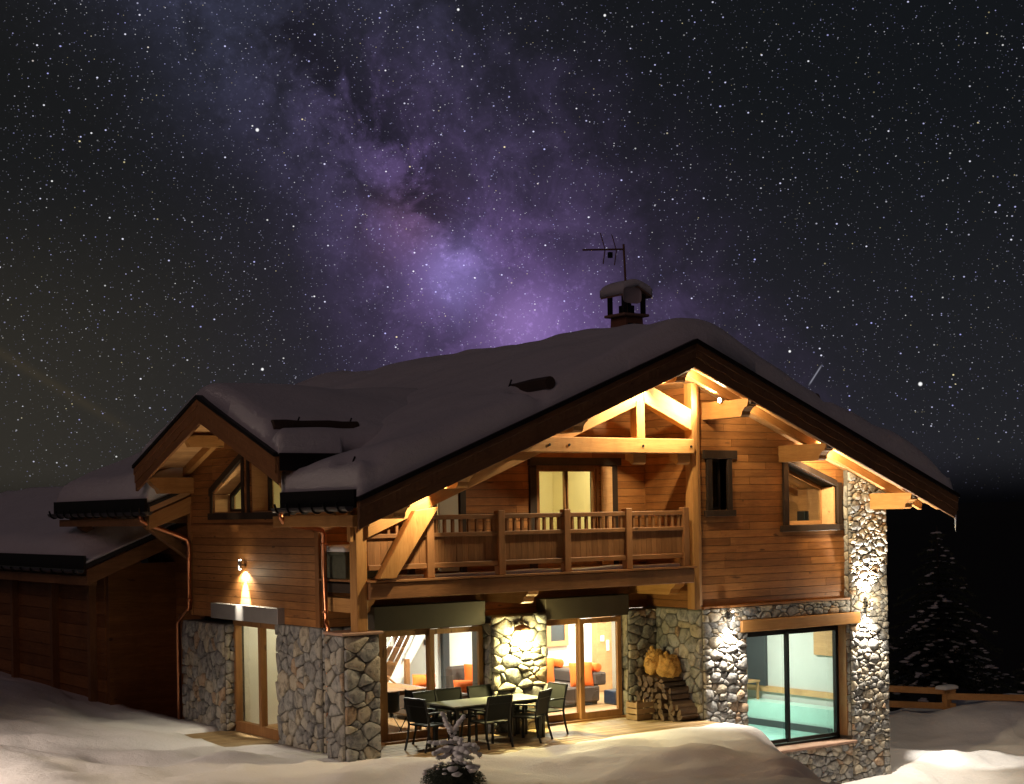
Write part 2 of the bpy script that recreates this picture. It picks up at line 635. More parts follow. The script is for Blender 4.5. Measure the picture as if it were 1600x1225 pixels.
def plank_wall(name, parent, axis, a_out, a_in, outline, holes, mat_core='mortar', mat='cladding_X', h=.135, joints=2.2, label=None, proud=.03):
    """a timber wall: a core that is the wall itself, and each plank a piece of its own on its face"""
    core = MB()
    for p in cut_holes([outline], holes):
        core.prism(p, axis, a_out, a_in)
    co = core.put(name, 'dark_void' if mat_core == 'mortar' else mat_core, parent)
    sgn = -1 if a_in > a_out else 1
    v0 = min(q[1] for q in outline)
    v1 = max(q[1] for q in outline)
    u0 = min(q[0] for q in outline)
    u1 = max(q[0] for q in outline)
    vv = v0
    while vv < v1 - .01:
        us = [u0]
        if joints:
            x = u0 + random.uniform(.5, joints)
            while x < u1 - .4:
                us.append(x)
                x += random.uniform(joints * .7, joints * 1.3)
        us.append(u1)
        for a, b in zip(us[:-1], us[1:]):
            g = .0035
            q = [(a + g * .6, vv + g), (b - g * .6, vv + g), (b - g * .6, min(vv + h, v1) - g), (a + g * .6, min(vv + h, v1) - g)]
            q = clip_to(q, outline)
            if not q:
                continue
            for pc in cut_holes([q], holes):
                if area(pc) < .0015:
                    continue
                t = proud + random.uniform(-.004, .005)
                MB().prism(pc, axis, a_out, a_out + sgn * t).put('plank', mat, co)
        vv += h
    return co


# ---- masonry
FILL = MB()
STONES = []          # (area, maker)


def stone_face(core, axis, a_out, sgn, outline, size=.16, aspect=1.5, proud=.05, seed=0, small=.35, chunk=1.0):
    """lay irregular stones on one face: a power diagram of the face, each cell one stone"""
    R = random.Random(seed)
    us = [q[0] for q in outline]
    vs = [q[1] for q in outline]
    pts = []
    A = area(outline)
    n = int(A / (size * size * .62) * aspect / 1.5)
    tries = 0
    while len(pts) < n and tries < n * 30:
        tries += 1
        u, v = R.uniform(min(us), max(us)), R.uniform(min(vs), max(vs))
        if not clip_to([(u - .001, v - .001), (u + .001, v - .001), (u, v + .001)], outline):
            continue
        w = size * (R.uniform(.75, 1.25) if R.random() > small else R.uniform(.25, .5))
        ok = True
        for (u2, v2, w2) in pts:
            if ((u - u2) / aspect) ** 2 + (v - v2) ** 2 < (.36 * (w + w2)) ** 2:
                ok = False
                break
        if ok:
            pts.append((u, v, w))
    for i, (u, v, w) in enumerate(pts):
        cell = list(outline)
        for j, (u2, v2, w2) in enumerate(pts):
            if i == j:
                continue
            du, dv = (u2 - u) / aspect, v2 - v
            if du * du + dv * dv > (size * 4.5) ** 2:
                continue
            ww, ww2 = w * .5, w2 * .5
            kk = (u2 * u2 - u * u) / aspect ** 2 + v2 * v2 - v * v - ww2 ** 2 + ww ** 2
            cell = clip(cell, 2 * (u2 - u) / aspect ** 2, 2 * (v2 - v), kk)
            if not cell:
                break
        if not cell or area(cell) < .0006:
            continue
        # round the corners and pull in from the joint
        cx = sum(q[0] for q in cell) / len(cell)
        cy = sum(q[1] for q in cell) / len(cell)
        gap = R.uniform(.003, .008)
        rr = []
        m = len(cell)
        for q in range(m):
            p0, p1 = cell[q], cell[(q + 1) % m]
            if math.hypot(p1[0] - p0[0], p1[1] - p0[1]) < .012:
                continue
            t = R.uniform(.09, .20)
            rr.append((p0[0] + (p1[0] - p0[0]) * t, p0[1] + (p1[1] - p0[1]) * t))
            rr.append((p1[0] + (p0[0] - p1[0]) * t, p1[1] + (p0[1] - p1[1]) * t))
        if len(rr) < 3:
            continue
        ring = []
        for (a, b) in rr:
            d = math.hypot(a - cx, b - cy) + 1e-6
            f = max(.3, 1 - gap / d) * R.uniform(.965, 1.0)
            ring.append((cx + (a - cx) * f, cy + (b - cy) * f))
        ar = area(ring)
        if ar < .0004:
            continue
        hgt = proud * R.uniform(.55, 1.25)
        tilt = (R.uniform(-.12, .12), R.uniform(-.12, .12))
        L = math.sqrt(ar)
        lvl = [(1.0, -.01), (.975, hgt * .66), (.85, hgt * .96)]
        f = {'Y': lambda u, v, a: (u, a, v), 'X': lambda u, v, a: (a, u, v)}[axis]
        V, F = [], []
        for s, hh in lvl:
            for (a, b) in ring:
                uu, vv = cx + (a - cx) * s, cy + (b - cy) * s
                extra = (tilt[0] * (uu - cx) + tilt[1] * (vv - cy)) if hh > 0 else 0
                jit = R.uniform(-.10, .10) * hgt if hh > 0 else 0
                V.append(f(uu, vv, a_out + sgn * (hh + extra + jit)))
        nn = len(ring)
        V.append(f(cx, cy, a_out + sgn * hgt * 1.02))
        for lv in range(2):
            for q in range(nn):
                F.append((lv * nn + q, lv * nn + (q + 1) % nn, (lv + 1) * nn + (q + 1) % nn, (lv + 1) * nn + q))
        for q in range(nn):
            F.append((2 * nn + q, 2 * nn + (q + 1) % nn, 3 * nn))
        STONES.append((ar, V, F, core))


def finish_stones(root, limit=297):
    STONES.sort(key=lambda s: -s[0])
    for i, (ar, V, F, core) in enumerate(STONES):
        if i < limit:
            me = mesh(V, F, True)
            bm = bmesh.new()
            bm.from_mesh(me)
            bmesh.ops.recalc_face_normals(bm, faces=bm.faces)
            bm.to_mesh(me)
            bm.free()
            link('stone', me, 'stone', core)
        else:
            FILL.add(V, F)
    if FILL.v:
        FILL.put('small_stones', 'stone', root, smooth=True, kind='stuff')
    print('stones', len(STONES))


def lamp(name, kind, loc, power, color=(1, .86, .62), target=None, size=.04, angle=90, blend=.6, parent=None):
    l = bpy.data.lights.new(name, kind)
    l.energy = power
    l.color = color
    if kind in ('SPOT', 'POINT'):
        l.shadow_soft_size = size
    if kind == 'SPOT':
        l.spot_size = rad(angle)
        l.spot_blend = blend
    if kind == 'AREA':
        l.shape = 'SQUARE'
        l.size = size
    o = bpy.data.objects.new(name, l)
    COL.objects.link(o)
    o.location = loc
    if target is not None:
        o.rotation_euler = (Vector(target) - Vector(loc)).to_track_quat('-Z', 'Y').to_euler()
    return o


def zt(x):
    """top of the main roof"""
    return 6.28 - .395 * abs(x - 5.55)


def zd(y):
    """top of the dormer roof"""
    return 5.52 - .385 * abs(y - 3.78)


# ================================================================== ground
DECK_E = [(-1.5, .3), (.2, .05), (.68, -.15), (1.3, -.55), (1.98, -.85), (2.7, -.70), (3.53, -.45), (5.04, -.28), (6.16, -.40), (6.9, -.30), (8, -.2)]


def deck_edge(x):
    return float(np.interp(x, [q[0] for q in DECK_E], [q[1] for q in DECK_E]))


def sst(v, a, b):
    t = min(1, max(0, (v - a) / (b - a)))
    return t * t * (3 - 2 * t)


def ground_z(x, y):
    n = mnoise.noise(Vector((x * .35, y * .35, 1.7))) * .16 + mnoise.noise(Vector((x * 1.1, y * 1.1, 4))) * .075 \
        + mnoise.noise(Vector((x * 3.1, y * 3.1, 9))) * .022
    n += .05 * (.4 - abs(mnoise.noise(Vector((x * .55 + 3, y * .8, 31)))) * 3)
    # the terrace bank falls to the pool side
    yq = .5 * ((y + .6) - math.sqrt((y + .6) ** 2 + .8))
    edge = max(1.5, 8.33 + .76 * yq) + .12 * math.sin(y * 1.3)
    f = sst(x, edge - 1.45, edge + 1.05)
    hi = -.20 + .10 * sst(-y, .3, 1.6) - .08 * math.exp(-((x - 7.2) ** 2 + (y + .8) ** 2) / 1.2)
    lo = -1.68 + .012 * max(0, x - 12) + .10 * sst(-y, .3, 2)
    if x > 11.5:
        lo += .33 * math.exp(-((x - 13.5) ** 2 / 1.4 + (y - .1) ** 2 / .9))
        lo += .50 * sst(x * .59 + y * .81, 10.2, 12.3) - 3.0 * sst(x * .59 + y * .81, 13.3, 17)
    z = hi * (1 - f) + lo * f
    z += .105 * max(0, -4.5 - y) * (1 - .75 * f)           # the slope the viewer stands on
    # the bank that climbs to the left, towards the neighbour
    z += .10 * max(0, -1.2 - x) + .36 * sst(-x, .2, 3.2) * sst(y, 3.5, 9) + .20 * sst(y - x, 9, 16)
    z += .16 * math.exp(-((x + 1.6) ** 2 + (y - 1.2) ** 2) / 1.2)
    z += .10 * math.exp(-((x - .2) ** 2 + (y + 1.0) ** 2) / .8)
    z += n * (1 - .45 * sst(x, 4, 7) * sst(-x, -11.5, -10)) * (1.3 if (y < -1.0 or x < -.8 or x > 11.7) else .45)
    # round the terrace boards
    if -1.6 < x < 8:
        e = deck_edge(x)
        if .15 < x < 7.4 and y < e - .10 and y > -1.9:
            z += max(0, -.185 - z) * (1 - sst(x, 6.7, 7.3)) * sst(y, -1.9, -1.1)
        if x < 6.75:
            z -= .34 * sst(y, e - .16, e + .14) * (1 if x > .15 else 0)
    if x < .15 and x > -1.0 and 2.9 < y < 5.2:
        z = min(z, -.33)
    if -.02 < x < 11.3 and y > 1.35 or (6.7 < x < 11.3 and y > .25):
        z = -2.7
    r = math.hypot(x - 5, y)
    z -= .16 * max(0, r - 24) * sst(r, 24, 60) * (1 if y > -5 else .3)
    return z


def axis_coords(lo, hi, a, b, step, grow=1.16):
    mid = list(np.arange(a, b + 1e-6, step))
    left, s, v = [], step, a
    while v > lo:
        s *= grow
        v -= s
        left.append(v)
    right, s, v = [], step, b
    while v < hi:
        s *= grow
        v += s
        right.append(v)
    return left[::-1] + mid + right


gx = axis_coords(-420, 420, -4.5, 17.5, .11)
gy = axis_coords(-120, 420, -4.8, 7.0, .11)
gv = [(x, y, ground_z(x, y)) for y in gy for x in gx]
nx = len(gx)
gf = [(j * nx + i, j * nx + i + 1, (j + 1) * nx + i + 1, (j + 1) * nx + i) for j in range(len(gy) - 1) for i in range(nx - 1)]
link('snow_ground', mesh(gv, gf, True), 'snow', kind='structure')

# wooded hill across the valley, its crest at eye height
hv, hf = [], []
HN = 150
for i in range(HN + 1):
    a = rad(-95 + 190 * i / HN)
    dx, dy = math.sin(TH + a), math.cos(TH + a)
    top = 2.2 + 3.5 * mnoise.noise(Vector((i * .13, 0, 0))) + .7 * mnoise.noise(Vector((i * 1.9, 3, 0)))
    for dist, z in ((190, -30), (260, -14), (330, top - 4), (345, top), (380, top - 10), (420, -60)):
        hv.append((-12 + dx * dist, -20 + dy * dist, z))
for i in range(HN):
    for j in range(5):
        q = i * 6 + j
        hf.append((q, q + 6, q + 7, q + 1))
link('hills', mesh(hv, hf, True), 'far_forest', kind='structure')

# ================================================================== the chalet
CH = thing('chalet', 'large timber and stone chalet with lit windows under a snowy roof', 'chalet', (5.5, 3.0, -.2))

# ---- terrace boards (a floor of the setting)
deck = box('terrace_floor', .25, 6.72, -1.0, 1.3, -.34, -.235, 'dark_void', kind='structure')
yy = -.99
while yy < 1.40:
    x = .22
    cuts = [.22, random.uniform(2, 4.5), 6.71]
    for a, b in zip(cuts[:-1], cuts[1:]):
        MB().box(a + .004, b - .004, yy + .005, yy + .127, -.235, -.2 + random.uniform(-.002, .002)).put('board', 'deck_X', deck)
    yy += .135
step = box('door_step_floor', -1.0, .22, 3.0, 5.0, -.40, -.285, 'dark_void', kind='structure')
yy = 3.0
while yy < 4.95:
    MB().box(-1.0, .215, yy + .004, yy + .12, -.285, -.25).put('board', 'deck_X', step)
    yy += .127

# ---- stonework cores
def masonry(name, x0, x1, y0, y1, z0, z1):
    return box(name, x0, x1, y0, y1, z0, z1, 'mortar', CH)


core = MB()
core.box(6.70, 7.75, 0, .42, -2.3, 1.74)
core.box(6.70, 7.10, .42, 1.60, -2.3, 1.74)
core.box(7.75, 10.45, 0, .42, 1.50, 1.74)
core.box(7.75, 10.45, 0, .42, -2.3, -.95)
pool_wall = core.put('stone_wall', 'mortar', CH)
stone_face(pool_wall, 'Y', 0, -1, [(6.70, -1.0), (7.74, -1.0), (7.74, 1.50), (6.70, 1.50)], .18, 1.5, seed=3, proud=.048, small=.45)
stone_face(pool_wall, 'Y', 0, -1, [(6.70, 1.505), (10.44, 1.505), (10.44, 1.735), (6.70, 1.735)], .16, 1.9, seed=4, small=.5)
stone_face(pool_wall, 'Y', 0, -1, [(8.0, -1.85), (10.44, -1.85), (10.44, -.96), (8.0, -.96)], .18, 1.5, seed=5, small=.45)
stone_face(pool_wall, 'X', 6.70, -1, [(.02, -.2), (1.2, -.2), (1.2, 1.73), (.02, 1.73)], .21, 1.15, seed=6, small=.25, proud=.04)
col_top = [(10.45, -2.3), (11.5, -2.3), (11.5, zt(11.5) - .17), (10.45, zt(10.45) - .17)]
cm = MB().prism(col_top, 'Y', 0, .42)
column = cm.put('stone_column', 'mortar', CH)
stone_face(column, 'Y', 0, -1, [(10.45, -1.9), (11.49, -1.9), (11.49, zt(11.5) - .18), (10.45, zt(10.45) - .18)], .16, 1.55, seed=7, proud=.048, small=.5)
stone_face(column, 'X', 10.45, -1, [(.01, -.84), (.20, -.84), (.20, 1.28), (.01, 1.28)], .15, .9, seed=8, proud=.03)
stone_face(column, 'X', 10.45, -1, [(.01, 1.76), (.13, 1.76), (.13, 3.9), (.01, 3.9)], .15, .8, seed=9, proud=.03)
stone_face(column, 'X', 11.5, 1, [(.02, -1.9), (.41, -1.9), (.41, 3.75), (.02, 3.75)], .2, 1.1, seed=19, proud=.05)

pierA = masonry('stone_pier', 0, .30, 1.5, 3.02, -.6, 1.72)
stone_face(pierA, 'X', 0, -1, [(1.5, -.45), (3.02, -.45), (3.02, 1.72), (1.5, 1.72)], .20, .95, seed=10, small=.45, proud=.05)
ret = masonry('stone_pier', .30, .95, 1.5, 1.9, -.6, 1.72)
stone_face(ret, 'Y', 1.5, -1, [(.0, -.45), (.95, -.45), (.95, 1.72), (.0, 1.72)], .20, 1.3, seed=11)
pierB = masonry('stone_pier', -.06, .45, 4.92, 6.66, -.8, 1.62)
stone_face(pierB, 'X', -.06, -1, [(4.92, -.7), (6.66, -.7), (6.66, 1.62), (4.92, 1.62)], .18, .9, seed=12, small=.5)
stone_face(pierB, 'Y', 4.92, -1, [(-.06, -.7), (.25, -.7), (.25, 1.62), (-.06, 1.62)], .17, 1.1, seed=13)
free = masonry('stone_pier', -.44, .17, .03, .55, -.6, 1.70)
stone_face(free, 'Y', .03, -1, [(-.44, -.4), (.17, -.4), (.17, 1.69), (-.44, 1.69)], .24, 1.25, seed=14, proud=.05)
stone_face(free, 'X', -.44, -1, [(.03, -.4), (.55, -.4), (.55, 1.69), (.03, 1.69)], .22, 1.1, seed=15)
box('cap_stone', -.49, .22, -.03, .58, 1.70, 1.745, 'cap_stone', free, bevel=.012)
box('door_header', .95, 6.03, 1.385, 1.498, 1.662, 1.76, 'dark_frame_X', CH)
cen = masonry('stone_pier', 3.02, 4.17, 1.17, 1.384, -.3, 1.76)
box('stone_core', 3.02, 4.17, 1.384, 1.75, -.3, 1.66, 'mortar', cen)
stone_face(cen, 'Y', 1.17, -1, [(3.02, -.2), (4.17, -.2), (4.17, 1.75), (3.02, 1.75)], .23, 1.55, seed=16, small=.4, proud=.05)
stone_face(cen, 'X', 3.02, -1, [(1.17, -.2), (1.40, -.2), (1.40, 1.65), (1.17, 1.65)], .16, 1.0, seed=17, proud=.035)
rp = masonry('stone_pier', 6.02, 6.70, 1.22, 1.50, -.3, 1.72)
stone_face(rp, 'Y', 1.22, -1, [(6.02, -.2), (6.69, -.2), (6.69, 1.71), (6.02, 1.71)], .19, 1.2, seed=18, proud=.04)
stone_face(rp, 'X', 6.02, -1, [(1.22, -.2), (1.42, -.2), (1.42, 1.71), (1.22, 1.71)], .2, .8, seed=20, proud=.03)

# ---- timber walls
# right of the balcony
fw = plank_wall('timber_wall', CH, 'Y', .13, .35,
                [(6.76, 1.76), (10.45, 1.76), (10.45, zt(10.45) - .17), (6.76, zt(6.76) - .17)],
                [(7.06, 7.43, 3.47, 4.38, 4.38), (8.95, 10.24, 3.17, 4.33, 3.87)], mat='cladding_X', joints=1.9)
box('plinth_board', 6.72, 10.44, -.03, .12, 1.742, 1.775, 'cladding_X', CH)
# side of the balcony recess
plank_wall('timber_wall', CH, 'X', 6.73, 6.95, [(.28, 1.745), (1.5, 1.745), (1.5, zt(6.73) - .17), (.28, zt(6.73) - .17)], [],
           mat='cladding_Y', joints=0)
# back of the balcony recess, and under it
plank_wall('timber_wall', CH, 'Y', 1.5, 1.72, [(0.0, 1.725), (6.72, 1.725), (6.72, zt(6.72) - .17), (5.55, zt(5.55) - .17), (0.0, zt(0) - .17)],
           [(.98, 2.96, 1.6, 1.98, 1.98), (4.2, 5.98, 1.6, 1.98, 1.98), (1.72, 2.62, 2.55, 3.95, 3.95), (4.22, 5.62, 2.55, 4.30, 4.30)], mat='cladding_X', joints=2.6)
# side wall with the dormer gable above
plank_wall('timber_wall', CH, 'X', 0, .25, [(1.5, 1.725), (6.4, 1.725), (6.4, zd(6.4) - .15), (3.78, zd(3.78) - .15), (1.5, zd(1.5) - .15)],
           [(2.62, 3.88, 3.57, 3.93, 4.46), (4.20, 5.37, 3.57, 4.48, 3.93)], mat='cladding_Y', joints=0, h=.128)
box('corner_board', -.055, .0, 1.475, 1.60, 1.73, 3.55, 'cladding_Z', CH, bevel=.006)
box('corner_board', -.055, .0, 6.29, 6.42, 1.73, 3.75, 'cladding_Z', CH, bevel=.006)
box('string_board', -.062, -.031, 1.62, 6.28, 3.24, 3.36, 'cladding_Y', CH)
# cheek of the dormer, above the lower roof
ck = MB().prism([(.02, 3.75), (1.35, zt(1.35) - .05), (1.35, 4.46), (.02, 4.46)], 'Y', 1.28, 1.5).put('cheek_wall', 'cladding_X', CH)
for q in range(4):
    z0 = 3.86 + q * .135
    MB().box(.02, 1.0, 1.25, 1.28, z0, z0 + .128).put('plank', 'cladding_X', ck)
# recessed rear part of the left side
plank_wall('timber_wall', CH, 'X', 1.1, 1.3, [(6.4, -1.0), (11, -1.0), (11, 3.7), (6.4, 3.7)], [], mat='cladding_Y', joints=0, h=.17)
box('timber_wall', .25, 1.1, 6.4, 6.6, -.8, 3.95, 'cladding_X', CH)
MB().prism([(11.28, -2.3), (11.5, -2.3), (11.5, zt(11.5) - .17), (11.28, zt(11.28) - .17)], 'Y', .42, 11).put('timber_wall', 'cladding_Y', CH)
MB().prism([(1.1, -2), (11.3, -2), (11.3, zt(11.3) - .17), (5.55, zt(5.55) - .17), (1.1, zt(1.1) - .17)], 'Y', 10.8, 11).put('timber_wall', 'cladding_X', CH)

# ---- roof
rl = MB()
for (ya, yb, xa) in ((-1.15, 1.10, -.85), (1.10, 1.49, .28), (1.49, 6.12, 2.3), (6.12, 6.35, .28), (6.35, 11.1, -.85)):
    rl.prism([(xa, zt(xa) - .065), (5.55, zt(5.55) - .065), (5.55, zt(5.55)), (xa, zt(xa))], 'Y', ya, yb)
roof = rl.prism([(5.55, zt(5.55) - .065), (12.12, zt(12.12) - .065), (12.12, zt(12.12)), (5.55, zt(5.55))], 'Y', -1.15, 11.1).put('roof', 'roof_tiles', CH)
so = MB()
for (ya, yb, xa) in ((-1.11, 1.10, -.82), (1.10, 1.49, .3), (1.49, 6.12, 2.3), (6.12, 6.35, .3), (6.35, 11.05, -.82)):
    so.prism([(xa, zt(xa) - .165), (5.55, zt(5.55) - .165), (5.55, zt(5.55) - .067), (xa, zt(xa) - .067)], 'Y', ya, yb)
so.put('soffit', 'soffit_X', roof)
MB().prism([(5.55, zt(5.55) - .165), (12.08, zt(12.08) - .165), (12.08, zt(12.08) - .067), (5.55, zt(5.55) - .067)], 'Y', -1.11, 11.05).put('soffit', 'soffit_X', roof)

# barge boards along the front gable
def strip(xa, xb, da, db, ya, yb, name, mat, parent=CH, bev=0):
    pts = [(xa, zt(xa) - db), (xb, zt(xb) - db), (xb, zt(xb) - da), (xa, zt(xa) - da)]
    return MB().prism(pts, 'Y', ya, yb).put(name, mat, parent, bevel=bev)


for (xa, xb, mt) in ((-.85, 5.545, 'barge_SL'), (5.555, 12.12, 'barge_SR')):
    bb = strip(xa, xb, .045, .46, -1.20, -1.15, 'barge_board', mt, bev=.006)
    strip(xa, xb, .055, .165, -1.235, -1.202, 'upper_trim', mt, bb, bev=.006)
    # scalloped moulding along the middle of the board
    sg = 1 if xb > 6 else -1
    m_ = MB()
    n = 150
    xs = [xa + (xb - xa) * i / n for i in range(n + 1)]
    lo = [zt(x) - .275 - .022 * (abs(math.sin(x * 5.6)) ** .6) * 1.4 for x in xs]
    for i in range(n):
        m_.prism([(xs[i], lo[i]), (xs[i + 1], lo[i + 1]), (xs[i + 1], zt(xs[i + 1]) - .167), (xs[i], zt(xs[i]) - .167)], 'Y', -1.224, -1.202)
    m_.put('scalloped_trim', mt, bb)
MB().prism([(-.87, zt(-.87) - .06), (5.55, zt(5.55) - .06), (12.14, zt(12.14) - .06), (12.14, zt(12.14) + .01), (5.55, zt(5.55) + .012), (-.87, zt(-.87) + .01)], 'Y', -1.265, -1.152).put('verge_metal', 'eave_metal', roof)

# rafters under the front overhang
for y in (-.84, -.40):
    for (xa, xb, mt) in ((-.80, 5.54, 'beam_SL'), (5.56, 12.02, 'beam_SR')):
        strip(xa, xb, .166, .315, y - .05, y + .05, 'rafter', mt)


# purlins with carved ends
def purlin(x, ztop, hgt, y1, w=.20, y0=-1.06):
    prof = [(y1, ztop - hgt), (y0 + .20, ztop - hgt), (y0 + .165, ztop - hgt + .03), (y0 + .15, ztop - hgt + .09), (y0 + .09, ztop - hgt + .15),
            (y0 + .03, ztop - hgt + .17), (y0 + .015, ztop - hgt + .22), (y0, ztop - .04), (y0, ztop), (y1, ztop)]
    m_ = MB().prism(prof, 'X', x - w / 2, x + w / 2)
    return m_.put('purlin', 'beam_Y', CH)


for x, y1 in ((.0, 1.48), (1.12, 1.48), (3.32, 1.48), (5.50, 1.48), (6.97, .13), (8.84, .13), (11.10, -.02)):
    zc_ = min(zt(x - .1), zt(x + .1)) - .317
    purlin(x, zc_, .30, y1)
    box('end_block', x - .09, x + .09, -1.12, -1.061, zc_ - .10, zc_ - .002, 'dark_frame_X', CH, bevel=.01)

# the open truss over the balcony
def slope_beam(xa, za, xb, zb, h, ya, yb, mat, name='truss_beam'):
    return MB().prism([(xa, za), (xb, zb), (xb, zb + h), (xa, za + h)], 'Y', ya, yb).put(name, mat, CH, bevel=.008)


slope_beam(-.03, 3.15, 5.42, 5.22 + .10, .36, -.04, .14, 'beam_SL')
slope_beam(5.43, 5.32, 6.50, 4.86, .36, -.04, .14, 'beam_SR')
tb = box('tie_beam', 2.6, 6.50, -.10, .10, 4.46, 4.71, 'beam_X', CH, bevel=.01)
for x in (3.35, 3.75, 5.33, 6.42):
    MB().tube([(x, -.115, 4.58), (x, -.09, 4.58)], .022, 12).put('bolt', 'black_metal', tb)
box('king_post', 5.24, 5.42, -.06, .12, 4.71, 5.34, 'beam_Z', CH, bevel=.008)
for x in (5.2, 6.2):
    mm = MB().prism([(-.0, 4.455), (-.0, 4.30), (.05, 4.27), (.14, 4.33), (.22, 4.35), (.22, 4.455)], 'X', x, x + .28)
    mm.put('corbel', 'beam_X', CH)
# posts
box('post', -.22, -.03, .0, .20, 1.745, 3.60, 'beam_Z', CH, bevel=.01)
pm = MB()
ring = [(-.10, -.09), (.0, -.11), (.085, -.08), (.10, .03), (.085, .11), (-.02, .12), (-.10, .10), (-.11, 0)]
zs = [1.745 + i * .25 for i in range(17)]
for i in range(len(zs) - 1):
    for j in range(8):
        pass
vs, fs = [], []
for i, z in enumerate(zs):
    z = min(z, zt(6.62) - .17)
    for j, (a, b) in enumerate(ring):
        w = 1 + .09 * mnoise.noise(Vector((a * 9, b * 9, z * 1.6)))
        vs.append((6.645 + a * w, .10 + b * w, z))
for i in range(len(zs) - 1):
    for j in range(8):
        fs.append((i * 8 + j, i * 8 + (j + 1) % 8, (i + 1) * 8 + (j + 1) % 8, (i + 1) * 8 + j))
pm.add(vs, fs)
pm.put('post', 'beam_Z', CH)
# diagonal brace
MB().prism([(.09, 2.53), (.38, 2.53), (1.17, 3.60), (.74, 3.55)], 'Y', -.16, .02).put('brace', 'beam_Z', CH, bevel=.012)
box('wall_plate', -.90, -.62, -1.10, 1.35, 3.33, 3.50, 'beam_Y', CH, bevel=.006)
box('bracket_post', -.30, -.24, .02, .12, 3.1, 3.6, 'beam_Z', CH)

# ---- balcony
box('floor_beam', -.03, 6.47, -.08, .14, 2.22, 2.47, 'railing_X', CH, bevel=.012)
bf = box('balcony_floor', -.02, 6.72, .14, 1.5, 2.30, 2.44, 'dark_frame_X', CH)
yy = -.10
while yy < 1.45:
    MB().box(-.05, 6.52, yy, yy + .118, 2.475, 2.505).put('board', 'railing_X', bf)
    yy += .124
for x in (.0, 3.10, 6.28):
    prof = [(1.5, 2.00), (.42, 2.00), (.36, 2.03), (.34, 2.10), (.24, 2.15), (.20, 2.215), (1.5, 2.215)]
    MB().prism(prof, 'X', x, x + .22).put('joist', 'beam_Y', CH)
br = MB().box(0, 6.40, .01, .09, 3.40, 3.475).put('balcony_railing', 'railing_X', CH, bevel=.008)
PX_ = [1.10, 2.44, 3.76, 5.07, 6.36]
for x in PX_:
    box('post', x - .065, x + .065, -.02, .115, 2.507, 3.53, 'railing_Z', br, bevel=.008)
bays = [(0.0, 1.035)] + [(PX_[i] + .066, PX_[i + 1] - .066) for i in range(4)]
for (a, b) in bays:
    box('rail', a, b, .005, .085, 3.135, 3.20, 'railing_X', br, bevel=.006)
    box('rail', a, b, .005, .085, 2.655, 2.735, 'railing_X', br, bevel=.006)
    n = max(3, round((b - a) / .145))
    for i in range(n):
        x = a + (b - a) * (i + .5) / n
        box('baluster', x - .021, x + .021, .022, .068, 3.20, 3.40, 'railing_Z', br)
    npn = max(4, round((b - a) / .115))
    for i in range(npn):
        x0 = a + (b - a) * i / npn
        x1 = a + (b - a) * (i + 1) / npn
        box('panel_board', x0 + .002, x1 - .002, .036 + random.uniform(0, .003), .058, 2.736, 3.134, 'railing_Z', br)

sv, sf_ = [], []
xs_ = list(np.arange(.30, 6.45, .10))
for x in xs_:
    hgt = .022 + .030 * (mnoise.noise(Vector((x * 1.1, 0, 3))) + .35)
    sv += [(x, .095, 2.506), (x, .10, 2.506 + max(.004, hgt)), (x, .26, 2.506 + max(.006, hgt * 1.5)), (x, .48, 2.506)]
for i in range(len(xs_) - 1):
    for j in range(3):
        sf_.append((i * 4 + j, i * 4 + j + 1, i * 4 + j + 5, i * 4 + j + 4))
tag(link('balcony_snow', mesh(sv, sf_, True), 'snow'), 'thin strip of drifted snow along the foot of the balcony railing', 'snow')
# ---- dark boxes of the roller shutters under the balcony
box('shutter_box', .78, 2.93, 1.20, 1.498, 1.63, 2.03, 'shutter_box', CH, bevel=.01)
box('shutter_box', 4.19, 6.05, 1.20, 1.498, 1.63, 2.00, 'shutter_box', CH, bevel=.01)


# ---- windows
def glass_leaf(x0, x1, y, z0, z1, fw_, mat, name='sash', parent=CH, fmat=None):
    """a framed leaf in the plane Y=y"""
    m_ = MB()
    m_.box(x0, x0 + fw_, y, y + .06, z0, z1)
    m_.box(x1 - fw_, x1, y, y + .06, z0, z1)
    m_.box(x0 + fw_, x1 - fw_, y, y + .06, z1 - fw_, z1)
    m_.box(x0 + fw_, x1 - fw_, y, y + .06, z0, z0 + fw_ * 1.35)
    s = m_.put(name, mat, parent)
    box('pane', x0 + fw_, x1 - fw_, y + .024, y + .036, z0 + fw_ * 1.35, z1 - fw_, 'glass', s)
    return s


def box_frame(x0, x1, y0, y1, z0, z1, w, mat, name, parent=CH, sill=True):
    m_ = MB()
    m_.box(x0, x0 + w, y0, y1, z0, z1)
    m_.box(x1 - w, x1, y0, y1, z0, z1)
    m_.box(x0 + w, x1 - w, y0, y1, z1 - w, z1)
    if sill:
        m_.box(x0 + w, x1 - w, y0, y1, z0, z0 + w * .6)
    return m_.put(name, mat, parent)


# terrace doors
for (a, b) in ((.98, 3.01), (4.18, 6.01)):
    f = box_frame(a, b, 1.39, 1.49, -.2, 1.66, .055, 'door_timber_X', 'sliding_door')
    mid = (a + b) / 2 - (.03 if a > 3 else .05)
    glass_leaf(a + .056, mid + .04, 1.325 + .07, -.16, 1.60, .085, 'door_timber_Z', parent=f)
    glass_leaf(mid - .04, b - .056, 1.325, -.16, 1.60, .085, 'door_timber_Z', parent=f)
    box('threshold', a, b, 1.27, 1.39, -.2, -.165, 'door_timber_X', f)
